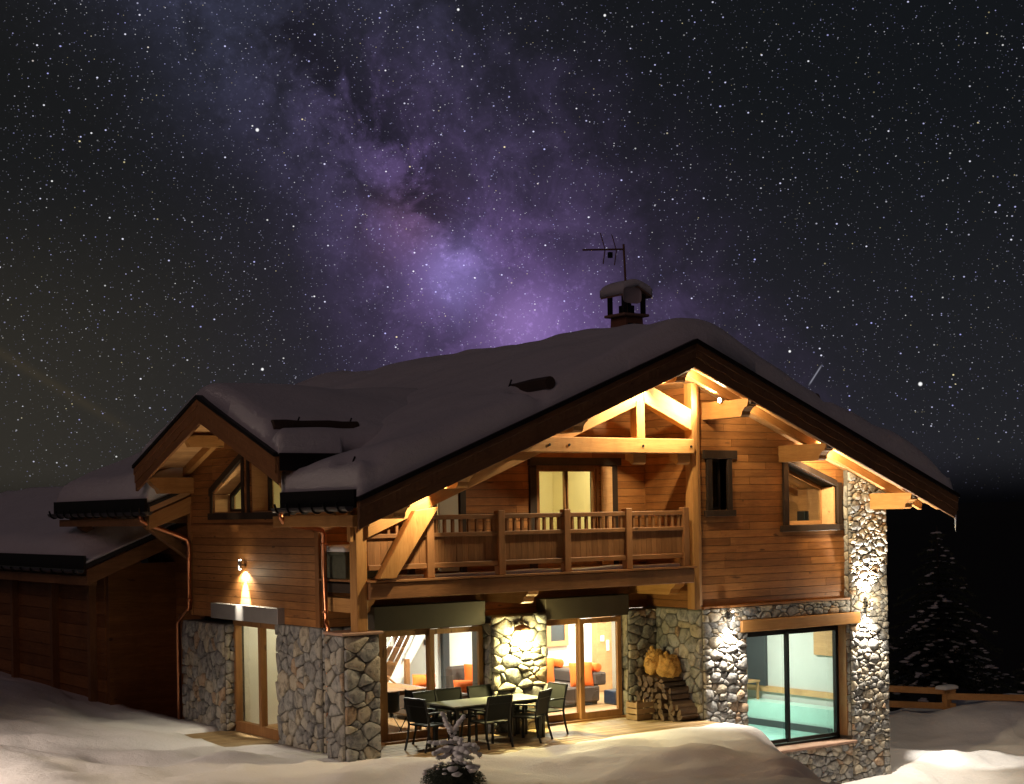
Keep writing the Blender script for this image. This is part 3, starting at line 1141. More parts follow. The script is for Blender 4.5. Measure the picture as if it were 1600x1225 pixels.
# pool window
f = box_frame(7.75, 10.45, .30, .40, -.90, 1.26, .06, 'black_metal', 'pool_window')
glass_leaf(7.81, 9.12, .32, -.85, 1.20, .05, 'black_metal', parent=f)
glass_leaf(9.05, 10.39, .27, -.85, 1.20, .05, 'black_metal', parent=f)
box('jamb_lining', 10.405, 10.449, .07, .265, -.83, 1.28, 'door_timber_Z', CH)
lt = box('lintel', 7.56, 10.64, -.10, .05, 1.285, 1.50, 'beam_X', CH, bevel=.012)
box('lintel', 7.75, 10.45, .05, .42, 1.27, 1.498, 'beam_X', CH)
box('window_sill', 7.70, 10.50, -.09, .42, -.955, -.905, 'cap_stone', CH, bevel=.01)
# upper small window
def casing(parts, nm='window_casing'):
    m_ = MB()
    for q in parts:
        m_.box(*q)
    return m_.put(nm, 'dark_frame_Z', CH, bevel=.006)


cs = casing([(6.93, 7.06, .055, .30, 3.47, 4.38), (7.43, 7.54, .055, .30, 3.47, 4.38), (6.86, 7.66, .045, .32, 4.382, 4.53), (6.88, 7.60, .03, .32, 3.36, 3.468)])
s = glass_leaf(7.062, 7.428, .26, 3.472, 4.378, .045, 'dark_frame_Z', 'sash', cs)
# upper trapezoid window
m_ = MB().box(8.82, 8.949, .05, .36, 3.17, 4.40)
m_.box(8.74, 10.36, .035, .36, 3.05, 3.168)
m_.prism([(8.95, 4.33), (10.24, 3.87), (10.24, 3.99), (8.95, 4.45)], 'Y', .055, .50)
m_.box(10.24, 10.36, .05, .50, 3.17, 3.95)
cs = m_.put('window_casing', 'dark_frame_Z', CH, bevel=.006)
m_ = MB().box(8.951, 9.01, .43, .49, 3.17, 4.30).box(10.18, 10.239, .43, .49, 3.17, 3.88).box(9.01, 10.18, .43, .49, 3.17, 3.24)
m_.prism([(9.01, 4.235), (10.18, 3.818), (10.18, 3.89), (9.01, 4.307)], 'Y', .43, .49)
s = m_.put('sash', 'door_timber_X', cs)
MB().prism([(9.01, 3.24), (10.18, 3.24), (10.18, 3.818), (9.01, 4.235)], 'Y', .455, .465).put('pane', 'glass', cs)
box('jamb_lining', 10.20, 10.239, .13, .43, 3.17, 3.87, 'soffit_X', CH)
# balcony doors
m_ = MB().box(4.07, 4.219, 1.43, 1.60, 2.51, 4.30).box(4.05, 6.10, 1.40, 1.60, 4.302, 4.44).box(5.90, 6.03, 1.43, 1.60, 2.51, 4.30)
cs = m_.put('door_casing', 'dark_frame_Z', CH, bevel=.006)
bd = box_frame(4.22, 5.62, 1.47, 1.60, 2.51, 4.30, .05, 'door_timber_Z', 'balcony_door')
glass_leaf(4.27, 4.93, 1.50, 2.53, 4.25, .055, 'door_timber_Z', parent=bd)
glass_leaf(4.90, 5.57, 1.50, 2.53, 4.25, .055, 'door_timber_Z', parent=bd)
box('shutter', 5.64, 5.88, 1.40, 1.44, 2.53, 4.28, 'soffit_X', CH, bevel=.005)
m_ = MB().box(1.58, 1.719, 1.43, 1.60, 2.51, 3.95).box(1.5, 2.78, 1.40, 1.60, 3.952, 4.08).box(2.62, 2.74, 1.43, 1.60, 2.51, 3.95)
cs = m_.put('door_casing', 'dark_frame_Z', CH, bevel=.006)
bd = box_frame(1.72, 2.62, 1.47, 1.60, 2.51, 3.95, .05, 'door_timber_Z', 'balcony_door')
glass_leaf(1.77, 2.20, 1.50, 2.53, 3.90, .05, 'door_timber_Z', parent=bd)
box('shutter', 2.21, 2.58, 1.44, 1.48, 2.53, 3.90, 'grey_wall', CH)
# dormer windows (in the side wall)
m_ = MB()
m_.box(-.055, .28, 2.45, 5.55, 3.455, 3.569)
m_.box(-.05, .28, 3.881, 3.98, 3.57, 4.50)
m_.box(-.05, .28, 4.10, 4.199, 3.57, 4.56)
m_.box(-.05, .28, 5.371, 5.47, 3.57, 3.93)
m_.box(-.05, .28, 2.52, 2.619, 3.57, 3.93)
m_.prism([(2.50, 3.89), (3.98, 4.505), (3.98, 4.62), (2.50, 4.0)], 'X', -.055, .28)
m_.prism([(4.10, 4.525), (5.50, 3.87), (5.50, 4.0), (4.10, 4.65)], 'X', -.055, .28)
cs = m_.put('window_casing', 'dark_frame_Z', CH)
box('mullion', -.03, .27, 3.982, 4.098, 3.57, 4.60, 'door_timber_Z', cs)
for (a, b, za, zb) in ((2.62, 3.88, 3.93, 4.46), (4.20, 5.37, 4.48, 3.93)):
    MB().prism([(a, za - .022), (b, zb - .022), (b, zb - .002), (a, za - .002)], 'X', -.0, .40).put('reveal_lining', 'soffit_X', CH)
    box('reveal_lining', -.0, .40, a, b, 3.572, 3.590, 'soffit_X', CH)
    box('reveal_lining', -.0, .40, b - .022, b - .002, 3.591, zb - .03, 'soffit_X', CH)
    box('reveal_lining', -.0, .40, a + .002, a + .022, 3.591, za - .03, 'soffit_X', CH)
    a, b, za, zb = a + .023, b - .023, za - .025, zb - .025
    sl = (zb - za) / (b - a)
    m_ = MB()
    w = .06
    m_.prism([(a, 3.591), (b, 3.591), (b, 3.64), (a, 3.64)], 'X', .29, .35)
    m_.prism([(a, 3.64), (a + w, 3.64), (a + w, za + sl * w - .005), (a, za - .005)], 'X', .29, .35)
    m_.prism([(b - w, 3.64), (b, 3.64), (b, zb - .005), (b - w, zb - sl * w - .005)], 'X', .29, .35)
    m_.prism([(a + w, za + sl * w - .075), (b - w, zb - sl * w - .075), (b - w, zb - sl * w - .005), (a + w, za + sl * w - .005)], 'X', .29, .35)
    s = m_.put('sash', 'dark_frame_Y', cs)
    MB().prism([(a + w, 3.64), (b - w, 3.64), (b - w, zb - sl * w - .075), (a + w, za + sl * w - .075)], 'X', .315, .325).put('pane', 'glass', cs)

# ---- dormer roof
def valley_x(z):
    return 5.55 - (6.28 - z) / .395


dm = MB()
for (ye) in (1.02, 6.54):
    z1, z0 = zd(3.78), zd(ye)
    top = [(-.95, 3.78, z1), (valley_x(z1) + .3, 3.78, z1), (valley_x(z0) + .3, ye, z0), (-.95, ye, z0)]
    vs = top + [(a, b, c - .06) for a, b, c in top]
    dm.add(vs, [(0, 1, 2, 3), (7, 6, 5, 4), (0, 4, 5, 1), (1, 5, 6, 2), (2, 6, 7, 3), (3, 7, 4, 0)])
droof = dm.put('dormer_roof', 'roof_tiles', CH)
for (ye, sgn) in ((1.02, -1), (6.54, 1)):
    n = 20
    for i in range(n):
        ya = 3.78 + (ye - 3.78) * i / n
        yb = 3.78 + (ye - 3.78) * (i + 1) / n - sgn * .006
        t = random.uniform(0, .003)
        MB().prism([(ya, zd(ya) - .062), (yb, zd(yb) - .062), (yb, zd(yb) - .10 - t), (ya, zd(ya) - .10 - t)], 'X', -.92, .0).put('soffit_board', 'soffit_X', droof)
    mt = 'barge_DL' if sgn > 0 else 'barge_DR'

    def dstrip(da, db, xa, xb, name, parent, m__=mt, y0=3.785, bev=.005):
        ya, yb = 3.78 + sgn * .004, ye + sgn * .02
        return MB().prism([(ya, zd(ya) - db), (yb, zd(yb) - db), (yb, zd(yb) - da), (ya, zd(ya) - da)], 'X', xa, xb).put(name, m__, parent, bevel=bev)
    bb = dstrip(.05, .46, -.985, -.93, 'barge_board', CH)
    dstrip(.055, .17, -1.02, -.987, 'upper_trim', bb)
    dstrip(-.012, .05, -1.05, -.90, 'verge_metal', droof, 'eave_metal')
    m_ = MB()
    n = 70
    ys = [3.78 + (ye - 3.78) * i / n for i in range(n + 1)]
    for i in range(n):
        m_.prism([(ys[i], zd(ys[i]) - .29 - .03 * abs(math.sin(ys[i] * 5.6)) ** .6), (ys[i + 1], zd(ys[i + 1]) - .29 - .03 * abs(math.sin(ys[i + 1] * 5.6)) ** .6),
                  (ys[i + 1], zd(ys[i + 1]) - .172), (ys[i], zd(ys[i]) - .172)], 'X', -1.008, -.987)
    m_.put('scalloped_trim', mt, bb)
    # rafter against the wall
    MB().prism([(3.78, zd(3.78) - .26), (ye - sgn * .1, zd(ye - sgn * .1) - .26), (ye - sgn * .1, zd(ye - sgn * .1) - .105), (3.78, zd(3.78) - .105)], 'X', -.14, -.035).put('rafter', 'beam_Y', CH)
    box('eave_fascia', -.95, .96, min(ye, ye + sgn * .04), max(ye, ye + sgn * .04), zd(ye) - .27, zd(ye) - .0, 'eave_metal', droof)


def dpurlin(y, ztop, hgt, x1=0.0, w=.2):
    prof = [(x1, ztop - hgt), (-.66, ztop - hgt), (-.70, ztop - hgt + .08), (-.78, ztop - hgt + .14), (-.88, ztop - .05), (-.88, ztop), (x1, ztop)]
    MB().prism(prof, 'Y', y - w / 2, y + w / 2).put('purlin', 'beam_X', CH)


dpurlin(6.28, 4.23, .29)
dpurlin(1.45, 4.23, .29)
dpurlin(3.78, 5.34, .26)
dpurlin(4.95, 4.92, .20, w=.15)

# eave beams, fascia, gutters
def gutter(ya, yb, n_br):
    m_ = MB()
    seg = 10
    x0, z0, r = -.955, 3.62, .075
    vs, fs = [], []
    for j, y in enumerate((ya, yb)):
        for rr in (r, r - .008):
            for i in range(seg + 1):
                a = math.pi + math.pi * i / seg
                vs.append((x0 + math.cos(a) * rr, y, z0 + math.sin(a) * rr))
    k_ = seg + 1
    for i in range(seg):
        fs.append((i, i + 1, 2 * k_ + i + 1, 2 * k_ + i))
        fs.append((k_ + i, 3 * k_ + i, 3 * k_ + i + 1, k_ + i + 1))
    m_.add(vs, fs)
    vs = [(x0 + math.cos(math.pi + math.pi * i / seg) * r, y, z0 + math.sin(math.pi + math.pi * i / seg) * r) for y in (ya,) for i in range(seg + 1)]
    m_.add(vs, [tuple(range(seg + 1))])
    g = m_.put('gutter', 'gutter_zinc', CH, smooth=True)
    for i in range(n_br):
        y = ya + (yb - ya) * (i + .5) / n_br
        pts = [(x0 + math.cos(math.pi + math.pi * t / 8) * (r + .012), y, z0 + math.sin(math.pi + math.pi * t / 8) * (r + .012)) for t in range(9)]
        pts = [(pts[0][0] - .02, y, z0 + .06)] + pts + [(x0 + r + .012, y, z0 + .08)]
        b = MB()
        for p, q in zip(pts[:-1], pts[1:]):
            b.beam(p, q, .035, .010, up=(0, 1, 0))
        b.put('bracket', 'black_metal', g)
    return g


gutter(-1.12, 1.16, 6)
gutter(6.05, 11.1, 13)
box('eave_fascia', -.90, -.855, -1.15, 1.10, 3.60, 3.86, 'eave_metal', CH)
box('eave_fascia', -.90, -.855, 6.35, 11.1, 3.60, 3.86, 'eave_metal', CH)
box('wall_plate', -.86, -.66, 6.45, 10.9, 3.36, 3.50, 'railing_Y', CH, bevel=.006)
MB().prism([(.05, 3.62), (-.84, 3.29), (-.84, 3.56), (.05, 3.93)], 'Y', 6.30, 6.46).put('rafter', 'beam_SL', CH, bevel=.008)
# braced bracket and posts of the rear left side, in the dark
for y in (7.0, 10.4):
    MB().beam((-.6, y, 3.40), (1.05, y, 2.2), .16, .20, up=(0, 1, 0)).put('brace', 'railing_X', CH, bevel=.008)
    box('tie_beam', -.80, 1.1, y - .09, y + .09, 3.40, 3.60, 'railing_X', CH, bevel=.008)
box('post', .9, 1.09, 6.9, 7.1, -.8, 3.4, 'railing_Z', CH)

# downpipes
def downpipe(pts, r=.042, collars=()):
    m_ = MB().tube(pts, r, 12)
    o = m_.put('downpipe', 'copper', CH, smooth=True)
    for (x, y, z) in collars:
        MB().tube([(x, y, z - .02), (x, y, z + .02)], r + .012, 12).put('collar', 'copper', o, smooth=True)
    return o


downpipe([(-.955, .98, 3.56), (-.95, .99, 3.47), (-.86, 1.02, 3.38), (-.70, 1.05, 3.35), (-.30, 1.12, 3.30), (-.17, 1.15, 3.27), (-.12, 1.16, 3.20), (-.12, 1.16, 2.6), (-.12, 1.16, 1.95),
          (-.13, 1.10, 1.84), (-.15, 1.04, 1.74), (-.15, 1.03, 1.6), (-.15, 1.03, -.4)], collars=[(-.12, 1.16, 3.05), (-.12, 1.16, 2.0), (-.15, 1.03, .4)])
downpipe([(-.955, 6.45, 3.56), (-.94, 6.44, 3.46), (-.80, 6.42, 3.38), (-.30, 6.30, 3.18), (-.14, 6.27, 3.10), (-.11, 6.26, 3.0), (-.11, 6.26, 2.9), (-.11, 6.26, 1.85),
          (-.13, 6.6, 1.70), (-.14, 6.72, 1.55), (-.14, 6.72, -.6)], collars=[(-.11, 6.26, 2.76), (-.11, 6.26, 2.0)])

# entrance below the side wall
cp = box('door_canopy', -.16, .0, 2.70, 5.26, 1.725, 1.99, 'canopy_zinc', CH, bevel=.006)
f = MB()
for (a, b) in ((3.03, 3.12), (3.86, 3.95), (4.82, 4.91)):
    f.box(.10, .22, a, b, -.25, 1.70)
f.box(.10, .22, 3.12, 3.86, 1.60, 1.70).box(.10, .22, 3.95, 4.82, 1.60, 1.70).box(.10, .22, 3.12, 3.86, -.25, -.08).box(.10, .22, 3.95, 4.82, -.25, -.08)
f = f.put('entrance_door', 'door_timber_Z', CH)
box('pane', .155, .165, 3.12, 3.86, -.08, 1.60, 'glass', f)
box('pane', .155, .165, 3.95, 4.82, -.08, 1.60, 'glass', f)

# ---- snow guard logs on the roof
def guard(p0, p1, r=.09):
    m_ = MB()
    p0, p1 = Vector(p0), Vector(p1)
    n = 6
    m_.tube([p0.lerp(p1, i / n) for i in range(n + 1)], [r * (1 + .1 * math.sin(i * 2.1)) for i in range(n + 1)], 12)
    o = m_.put('snow_guard_log', 'log_bark', CH, smooth=False)
    for t in (.35, .97):
        q = p0.lerp(p1, t)
        MB().tube([q - Vector((.02, 0, r + .05)), q + Vector((-r - .03, 0, -.02)), q + Vector((-.05, 0, r + .05))], .014, 6).put('hook', 'black_metal', o)
    return o


def on_roof(x, h):
    return zt(x) + h


guard((-.78, 1.55, zd(1.55) + .25), (.70, 1.50, zd(1.5) + .27), .085)
guard((-.35, -1.0, on_roof(-.35, .26)), (-.35, .9, on_roof(-.35, .26)), .095)
guard((2.62, -1.12, on_roof(2.62, .36)), (2.62, 1.6, on_roof(2.62, .26)), .10)
guard((8.6, -1.0, zt(8.6) + .34), (8.6, 1.6, zt(8.6) + .2), .09)
guard((11.75, -1.0, zt(11.75) + .30), (11.75, 1.6, zt(11.75) + .2), .09)

# ---- chimney
cx, cy = 6.36, 1.5
ch = MB().prism([(cx - .27, 5.9), (cx + .27, 5.9), (cx + .20, 6.98), (cx - .20, 6.98)], 'Y', cy - .22, cy + .22).put('chimney', 'plaster', CH, bevel=.01)
box('chimney_slab', cx - .30, cx + .30, cy - .29, cy + .29, 6.985, 7.035, 'cap_stone', ch, bevel=.012)
box('flue', cx - .10, cx + .10, cy - .10, cy + .10, 7.035, 7.20, 'black_metal', ch)
for a, b in ((-.22, -.20), (.22, -.20), (-.22, .20), (.22, .20)):
    box('leg', cx + a - .035, cx + a + .035, cy + b - .035, cy + b + .035, 7.036, 7.40, 'roof_tiles', ch)
MB().prism([(cx - .34, 7.33), (cx, 7.50), (cx + .34, 7.33), (cx + .34, 7.37), (cx, 7.54), (cx - .34, 7.37)], 'Y', cy - .32, cy + .32).put('cap_roof', 'cap_stone', ch)
for a, w in ((-.16, .09), (.02, .07)):
    box('vent', cx + a, cx + a + w, cy - .25, cy - .20, 6.70, 6.86, 'dark_void', ch)

# ================================================================== inside
IN = CH
# ground floor rooms
box('room_floor', .26, 6.69, 1.50, 4.9, -.30, -.205, 'floor_X', IN)
box('room_floor', 6.69, 9.4, 1.76, 4.9, -.30, -.205, 'floor_X', IN)
MB().prism([(6.95, 1.60), (7.10, 1.55), (9.55, 4.85), (9.4, 4.90)], 'Z', -1.5, 2.19).put('interior_wall', 'white_wall', IN)
box('interior_wall', .3, 9.5, 4.9, 5.0, -.3, 2.19, 'white_wall', IN)
box('room_ceiling', .26, 11.28, 1.73, 6.39, 2.19, 2.295, 'white_wall', IN)
box('room_ceiling', 1.32, 11.28, 6.4, 10.8, 2.19, 2.295, 'white_wall', IN)
box('room_ceiling', 7.1, 11.28, .43, 1.72, 1.72, 1.82, 'white_wall', IN)
# side hall behind the entrance door
box('interior_wall', 1.5, 1.56, 3.2, 4.88, -.2, 2.18, 'cream_wall', IN)
box('interior_wall', .26, 1.5, 3.0, 3.06, -.2, 2.18, 'cream_wall', IN)
# pool hall
box('interior_wall', 11.20, 11.27, .45, 6.2, -1.6, 1.70, 'grey_wall', IN)
box('interior_wall', 9.6, 11.2, 5.0, 5.1, -1.6, 1.70, 'grey_wall', IN)
box('pool_basin', 7.2, 11.19, .44, 4.95, -1.75, -1.62, 'pool_tile', IN)
box('pool_water', 7.12, 10.74, .75, 4.6, -1.10, -.93, 'pool_water', IN)
box('pool_edge', 10.70, 10.735, .75, 4.9, -.929, -.80, 'dark_picture', IN)
box('pool_edge', 7.12, 11.19, .43, .74, -1.20, -.92, 'pool_tile', IN)
box('skirting', 11.15, 11.198, .45, 4.9, -.30, -.18, 'soffit_Y', IN)
box('interior_door', 11.13, 11.195, 2.95, 3.75, -.18, 1.35, 'dark_picture', IN)
box('wall_panel', 11.14, 11.195, 1.1, 1.6, .55, 1.1, 'soffit_Y', IN)
box('pool_bench', 10.75, 11.14, .45, 4.9, -.95, -.45, 'pool_tile', IN)
# first floor rooms
for (a, b, c, d, e, g, mt) in ((3.6, 3.68, 1.73, 4.3, 2.30, 5.1, 'cream_wall'), (6.73, 6.85, 1.73, 4.3, 2.30, 5.1, 'cream_wall'),
                              (3.6, 6.85, 4.3, 4.4, 2.30, 5.1, 'cream_wall'), (3.6, 6.85, 1.73, 4.4, 5.1, 5.15, 'cream_wall'),
                              (1.3, 3.6, 2.6, 2.7, 2.30, 4.3, 'cream_wall')):
    box('interior_wall', a, b, c, d, e, g, mt, IN)
MB().prism([(4.85, 2.5), (5.02, 2.5), (5.02, 4.6), (4.85, 4.6)], 'Y', 2.6, 4.3).put('interior_wall', 'cream_wall', IN)
# dormer room
box('interior_wall', 1.9, 2.0, 2.0, 6.2, 3.0, 4.9, 'cream_wall', IN)
box('interior_wall', .28, 1.9, 2.0, 2.08, 3.0, 4.9, 'cream_wall', IN)
box('interior_wall', .28, 1.9, 6.1, 6.18, 3.0, 4.9, 'cream_wall', IN)
# upper right room, panelled in pine
box('interior_wall', 8.0, 11.27, 3.2, 3.3, 2.30, 4.6, 'soffit_X', IN)
box('interior_wall', 11.19, 11.27, .43, 3.2, 2.30, 3.85, 'soffit_Y', IN)
box('interior_wall', 8.0, 8.08, .36, 3.2, 2.30, 4.9, 'soffit_Y', IN)
for y in (1.1, 2.0, 2.9):
    MB().prism([(8.1, zt(8.1) - .34), (11.18, zt(11.18) - .34), (11.18, zt(11.18) - .17), (8.1, zt(8.1) - .17)], 'Y', y, y + .11).put('roof_timber', 'beam_SR', IN)
finish_stones(CH)


# ================================================================== snow on the roofs
def rmain(x):
    return 6.28 - .395 * math.sqrt((x - 5.55) ** 2 + .22)


def edge_up(d, w=.34):
    s = min(1, max(0, d / w))
    return (1 - (1 - s) ** 2.4) ** .5


def snow_sheet(xs, ys, inside, zf, name, label, cat='snow', bottom=None):
    idx, vs, fs = {}, [], []
    for j, y in enumerate(ys):
        for i, x in enumerate(xs):
            if inside(x, y):
                idx[(i, j)] = len(vs)
                vs.append((x, y, zf(x, y)))
    for j in range(len(ys) - 1):
        for i in range(len(xs) - 1):
            q = [(i, j), (i + 1, j), (i + 1, j + 1), (i, j + 1)]
            if all(a in idx for a in q):
                fs.append(tuple(idx[a] for a in q))
    nv = len(vs)
    # give the blanket its underside and rim
    vs += [(x, y, (bottom(x, y) if bottom else z - .3)) for (x, y, z) in vs[:nv]]
    edges = {}
    for f in fs:
        for a, b in zip(f, f[1:] + f[:1]):
            edges[(a, b)] = 1
    rim = [(a, b) for (a, b) in edges if (b, a) not in edges]
    fs2 = list(fs)
    fs2 += [tuple(v + nv for v in f[::-1]) for f in fs]
    fs2 += [(b, a, a + nv, b + nv) for a, b in rim]
    o = link(name, mesh(vs, fs2, True), 'snow')
    return tag(o, label, cat)


def main_snow(x, y):
    de = min(y + 1.20, 12.10 - x, 11.2 - y)
    if y < 1.12 or y > 6.33:
        de = min(de, x + .86)
    n = mnoise.noise(Vector((x * .5, y * .5, 2))) * .12 + mnoise.noise(Vector((x * 1.4, y * 1.4, 7))) * .055
    t = .46 + .12 * math.exp(-((x - 5.55) / 1.3) ** 2) + n
    if x > 5.6:
        t += .02 + .10 * mnoise.noise(Vector((x * 1.3, y * .6, 5)))
    t -= .12 * math.exp(-((x - .3) ** 2 / .5 + (y - .9) ** 2 / .35))
    # hollows where the guard logs hold the snow back
    for gx_, y0, y1, dep in ((-.50, -1.2, -.2, .15), (2.45, -1.2, -.55, .2), (8.75, -1.2, -.3, .1), (11.9, -1.2, -.3, .1)):
        if y0 - .3 < y < y1 + .3:
            t -= dep * math.exp(-((x - gx_) / .16) ** 2) * sst(y, y0 - .2, y0 + .1) * sst(-y, -y1 - .2, -y1 + .1)
    return rmain(x) + max(.02, t * edge_up(de, .30))


xs = list(np.arange(-.86, 12.101, .08)) + [12.10]
ys = list(np.arange(-1.20, 11.21, .08))
snow_sheet(xs, ys, lambda x, y: (x >= -.861 and (y < 1.14 or y > 6.33)) or x > .35, main_snow, 'roof_snow',
           'thick smooth blanket of snow over the main roof of the large chalet', bottom=lambda x, y: zt(x) - .01)


def dormer_snow(x, y):
    zz = 5.52 - .385 * math.sqrt((y - 3.78) ** 2 + .18)
    de = min(x + .97, y - 1.0, 6.58 - y)
    t = .40 + .10 * mnoise.noise(Vector((x * .7, y * .7, 12)))
    t -= .26 * math.exp(-((y - 1.40) / .13) ** 2) * sst(-x, -.9, -.2)
    return zz + max(.02, t * edge_up(de, .34))


xs = list(np.arange(-.97, 3.9, .08))
ys = list(np.arange(1.0, 6.59, .08))
snow_sheet(xs, ys, lambda x, y: dormer_snow(x, y) > rmain(x) + .30 if x > 0 else True, dormer_snow, 'dormer_snow',
           'rounded cap of snow on the side dormer roof of the chalet', bottom=lambda x, y: zd(y) - .01)

# ================================================================== neighbour
NB = thing('neighbouring_chalet', 'dark low neighbouring building with snowy roof at the far left', 'building', (-.5, 12, -.5))


def zg(x):
    return 2.66 + .40 * (x + 1.0)


MB().prism([(-1.02, zg(-1.02) - .10), (1.08, zg(1.08) - .10), (1.08, zg(1.08)), (-1.02, zg(-1.02))], 'Y', 9.0, 11.12).put('roof', 'roof_tiles', NB)
MB().prism([(-1.02, zg(-1.02) - .10), (2.3, zg(2.3) - .10), (5.5, zg(2.3) - 1.4), (5.5, zg(2.3) - 1.3), (2.3, zg(2.3)), (-1.02, zg(-1.02))], 'Y', 11.13, 24).put('roof', 'roof_tiles', NB)
bb = MB().prism([(-1.02, zg(-1.02) - .42), (1.09, zg(1.09) - .42), (1.09, zg(1.09) - .12), (-1.02, zg(-1.02) - .12)], 'Y', 8.94, 9.0).put('barge_board', 'railing_X', NB, bevel=.006)
box('wall_plate', -.98, -.80, 9.02, 24, 2.22, 2.40, 'railing_Y', NB)
box('eave_fascia', -1.06, -1.02, 9.0, 24, 2.52, 2.80, 'eave_metal', NB)
box('timber_wall', -.35, 1.08, 9.6, 9.75, -1.2, 2.6, 'cladding_X', NB)
gw = box('timber_wall', -.35, -.2, 9.75, 24, -1.2, 2.6, 'cladding_Y', NB)
for i in range(13):
    box('plank', -.375, -.351, 9.75, 24, -1.0 + i * .26, -.755 + i * .26, 'cladding_Y', gw)
for y in (10.2, 12.4, 15):
    box('post', -.52, -.36, y, y + .16, -1.1, 2.3, 'railing_Z', NB)
box('rear_wall', 5.2, 5.4, 11.2, 24, -1.2, 2.0, 'cladding_Y', NB)
NBg = MB()
gut = None
m_ = MB()
for (a, b) in ((9.0, 24),):
    pts = [(-1.13 + math.cos(math.pi + math.pi * i / 8) * .075, 2.53 + math.sin(math.pi + math.pi * i / 8) * .075) for i in range(9)]
    pts2 = [(-1.13 + math.cos(math.pi + math.pi * i / 8) * .065, 2.53 + math.sin(math.pi + math.pi * i / 8) * .065) for i in range(8, -1, -1)]
    for i in range(8):
        m_.prism([pts[i], pts[i + 1], pts2[7 - i], pts2[8 - i]], 'Y', a, b)
gut = m_.put('gutter', 'gutter_zinc', NB)
for i in range(22):
    y = 9.2 + i * .62
    mm = MB()
    pts = [(-1.13 + math.cos(math.pi + math.pi * t / 6) * .088, y, 2.53 + math.sin(math.pi + math.pi * t / 6) * .088) for t in range(7)]
    for p, q in zip(pts[:-1], pts[1:]):
        mm.beam(p, q, .035, .01, up=(0, 1, 0))
    mm.put('bracket', 'black_metal', gut)


def gsnow(x, y):
    zz = 2.66 + .40 * (min(x, 2.3) + 1.0) - .40 * max(0, x - 2.3)
    de = min(x + 1.05, y - 9.0)
    t = .40 + .07 * mnoise.noise(Vector((x * .6, y * .6, 22)))
    if y < 11.6:
        t -= .30 * math.exp(-((x - .2) ** 2 / .5 + (y - 9.1) ** 2 / .5))
    t -= .22 * sst(-y, -10.3, -9.2)
    return zz + max(.02, t * edge_up(de, .4))


snow_sheet(list(np.arange(-1.05, 5.2, .12)), list(np.arange(9.0, 24.1, .12)), lambda x, y: x < 1.05 or y > 11.25, gsnow, 'neighbour_snow',
           'deep snow on the low roof of the neighbouring building at far left', bottom=lambda x, y: zg(min(x, 2.3)) - .40 * max(0, x - 2.3) - .01)

# ================================================================== icicle, antenna, dish
ic = MB().tube([(12.08, -1.19, 3.30), (12.085, -1.19, 3.2), (12.08, -1.19, 3.08), (12.075, -1.19, 2.98)], [.022, .018, .010, .001], 8).put('icicle', 'ice', smooth=True)
tag(ic, 'thin icicle hanging from the right tip of the front gable', 'icicle')

an = thing('tv_antenna', 'tv aerial with crossed rods on a mast above the chimney', 'antenna', (6.19, 1.32, 7.5))
MB().tube([(6.20, 1.30, 7.05), (6.18, 1.30, 7.6), (6.15, 1.30, 8.27)], .020, 8).put('mast', 'antenna_metal', an)
MB().beam((6.16, 1.30, 8.18), (5.22, 1.30, 8.09), .030, .030).put('boom', 'antenna_metal', an)
for x in (5.72, 5.98):
    z = 8.14
    for s in (1, -1):
        MB().tube([(x, 1.30, z), (x - .14 + .05 * (s < 0), 1.25, z + s * .27)], .010, 6).put('rod', 'antenna_metal', an)
box('junction_box', 5.80, 5.87, 1.27, 1.33, 8.0, 8.10, 'black_metal', an)
ds = thing('satellite_dish', 'pale satellite dish fixed to the front of the chimney mast', 'dish', (6.25, 1.1, 7.35))
vs, fs = [], []
for r_ in range(6):
    for a in range(24):
        t = 2 * math.pi * a / 24
        u, v_ = math.cos(t), math.sin(t)
        f = (abs(u) ** 4 + abs(v_) ** 4) ** -.25
        rr = r_ / 5
        vs.append((6.16 + .21 * u * f * rr, 1.14 - .05 * rr * rr, 7.33 + .145 * v_ * f * rr))
for r_ in range(5):
    for a in range(24):
        fs.append((r_ * 24 + a, r_ * 24 + (a + 1) % 24, (r_ + 1) * 24 + (a + 1) % 24, (r_ + 1) * 24 + a))
me = mesh(vs + [(x, y + .018, z) for x, y, z in vs], fs + [tuple(i + 144 for i in f[::-1]) for f in fs] + [(120 + a, 264 + a, 264 + (a + 1) % 24, 120 + (a + 1) % 24) for a in range(24)], True)
link('reflector', me, 'dish', ds)
MB().beam((6.17, 1.16, 7.33), (6.18, 1.30, 7.33), .05, .05).put('bracket', 'antenna_metal', ds)
# snow on the chimney cap
cs_ = snow_sheet(list(np.arange(6.01, 6.72, .03)), list(np.arange(1.17, 1.84, .03)), lambda x, y: True,
                 lambda x, y: 7.55 - .42 * math.sqrt((x - 6.36) ** 2 + .015) + .16 * edge_up(min(x - 5.99, 6.73 - x, y - 1.15, 1.86 - y), .14),
                 'chimney_snow', 'small pad of snow on the little roof of the chimney', bottom=lambda x, y: 7.535 - .50 * abs(x - 6.36))

# ================================================================== terrace furniture
TB = thing('dining_table', 'long dark outdoor dining table with pale glass top on the terrace', 'table', (2.5, .55, -.2), local=True)
box('tabletop', -.92, .92, -.38, .40, .635, .662, 'table_glass', TB, bevel=.006)
box('table_frame', -.88, .88, -.35, .37, .59, .634, 'black_metal', TB)
for x in (-.84, .78):
    for y in (-.33, .29):
        box('leg', x, x + .06, y, y + .06, 0, .60, 'black_metal', TB)


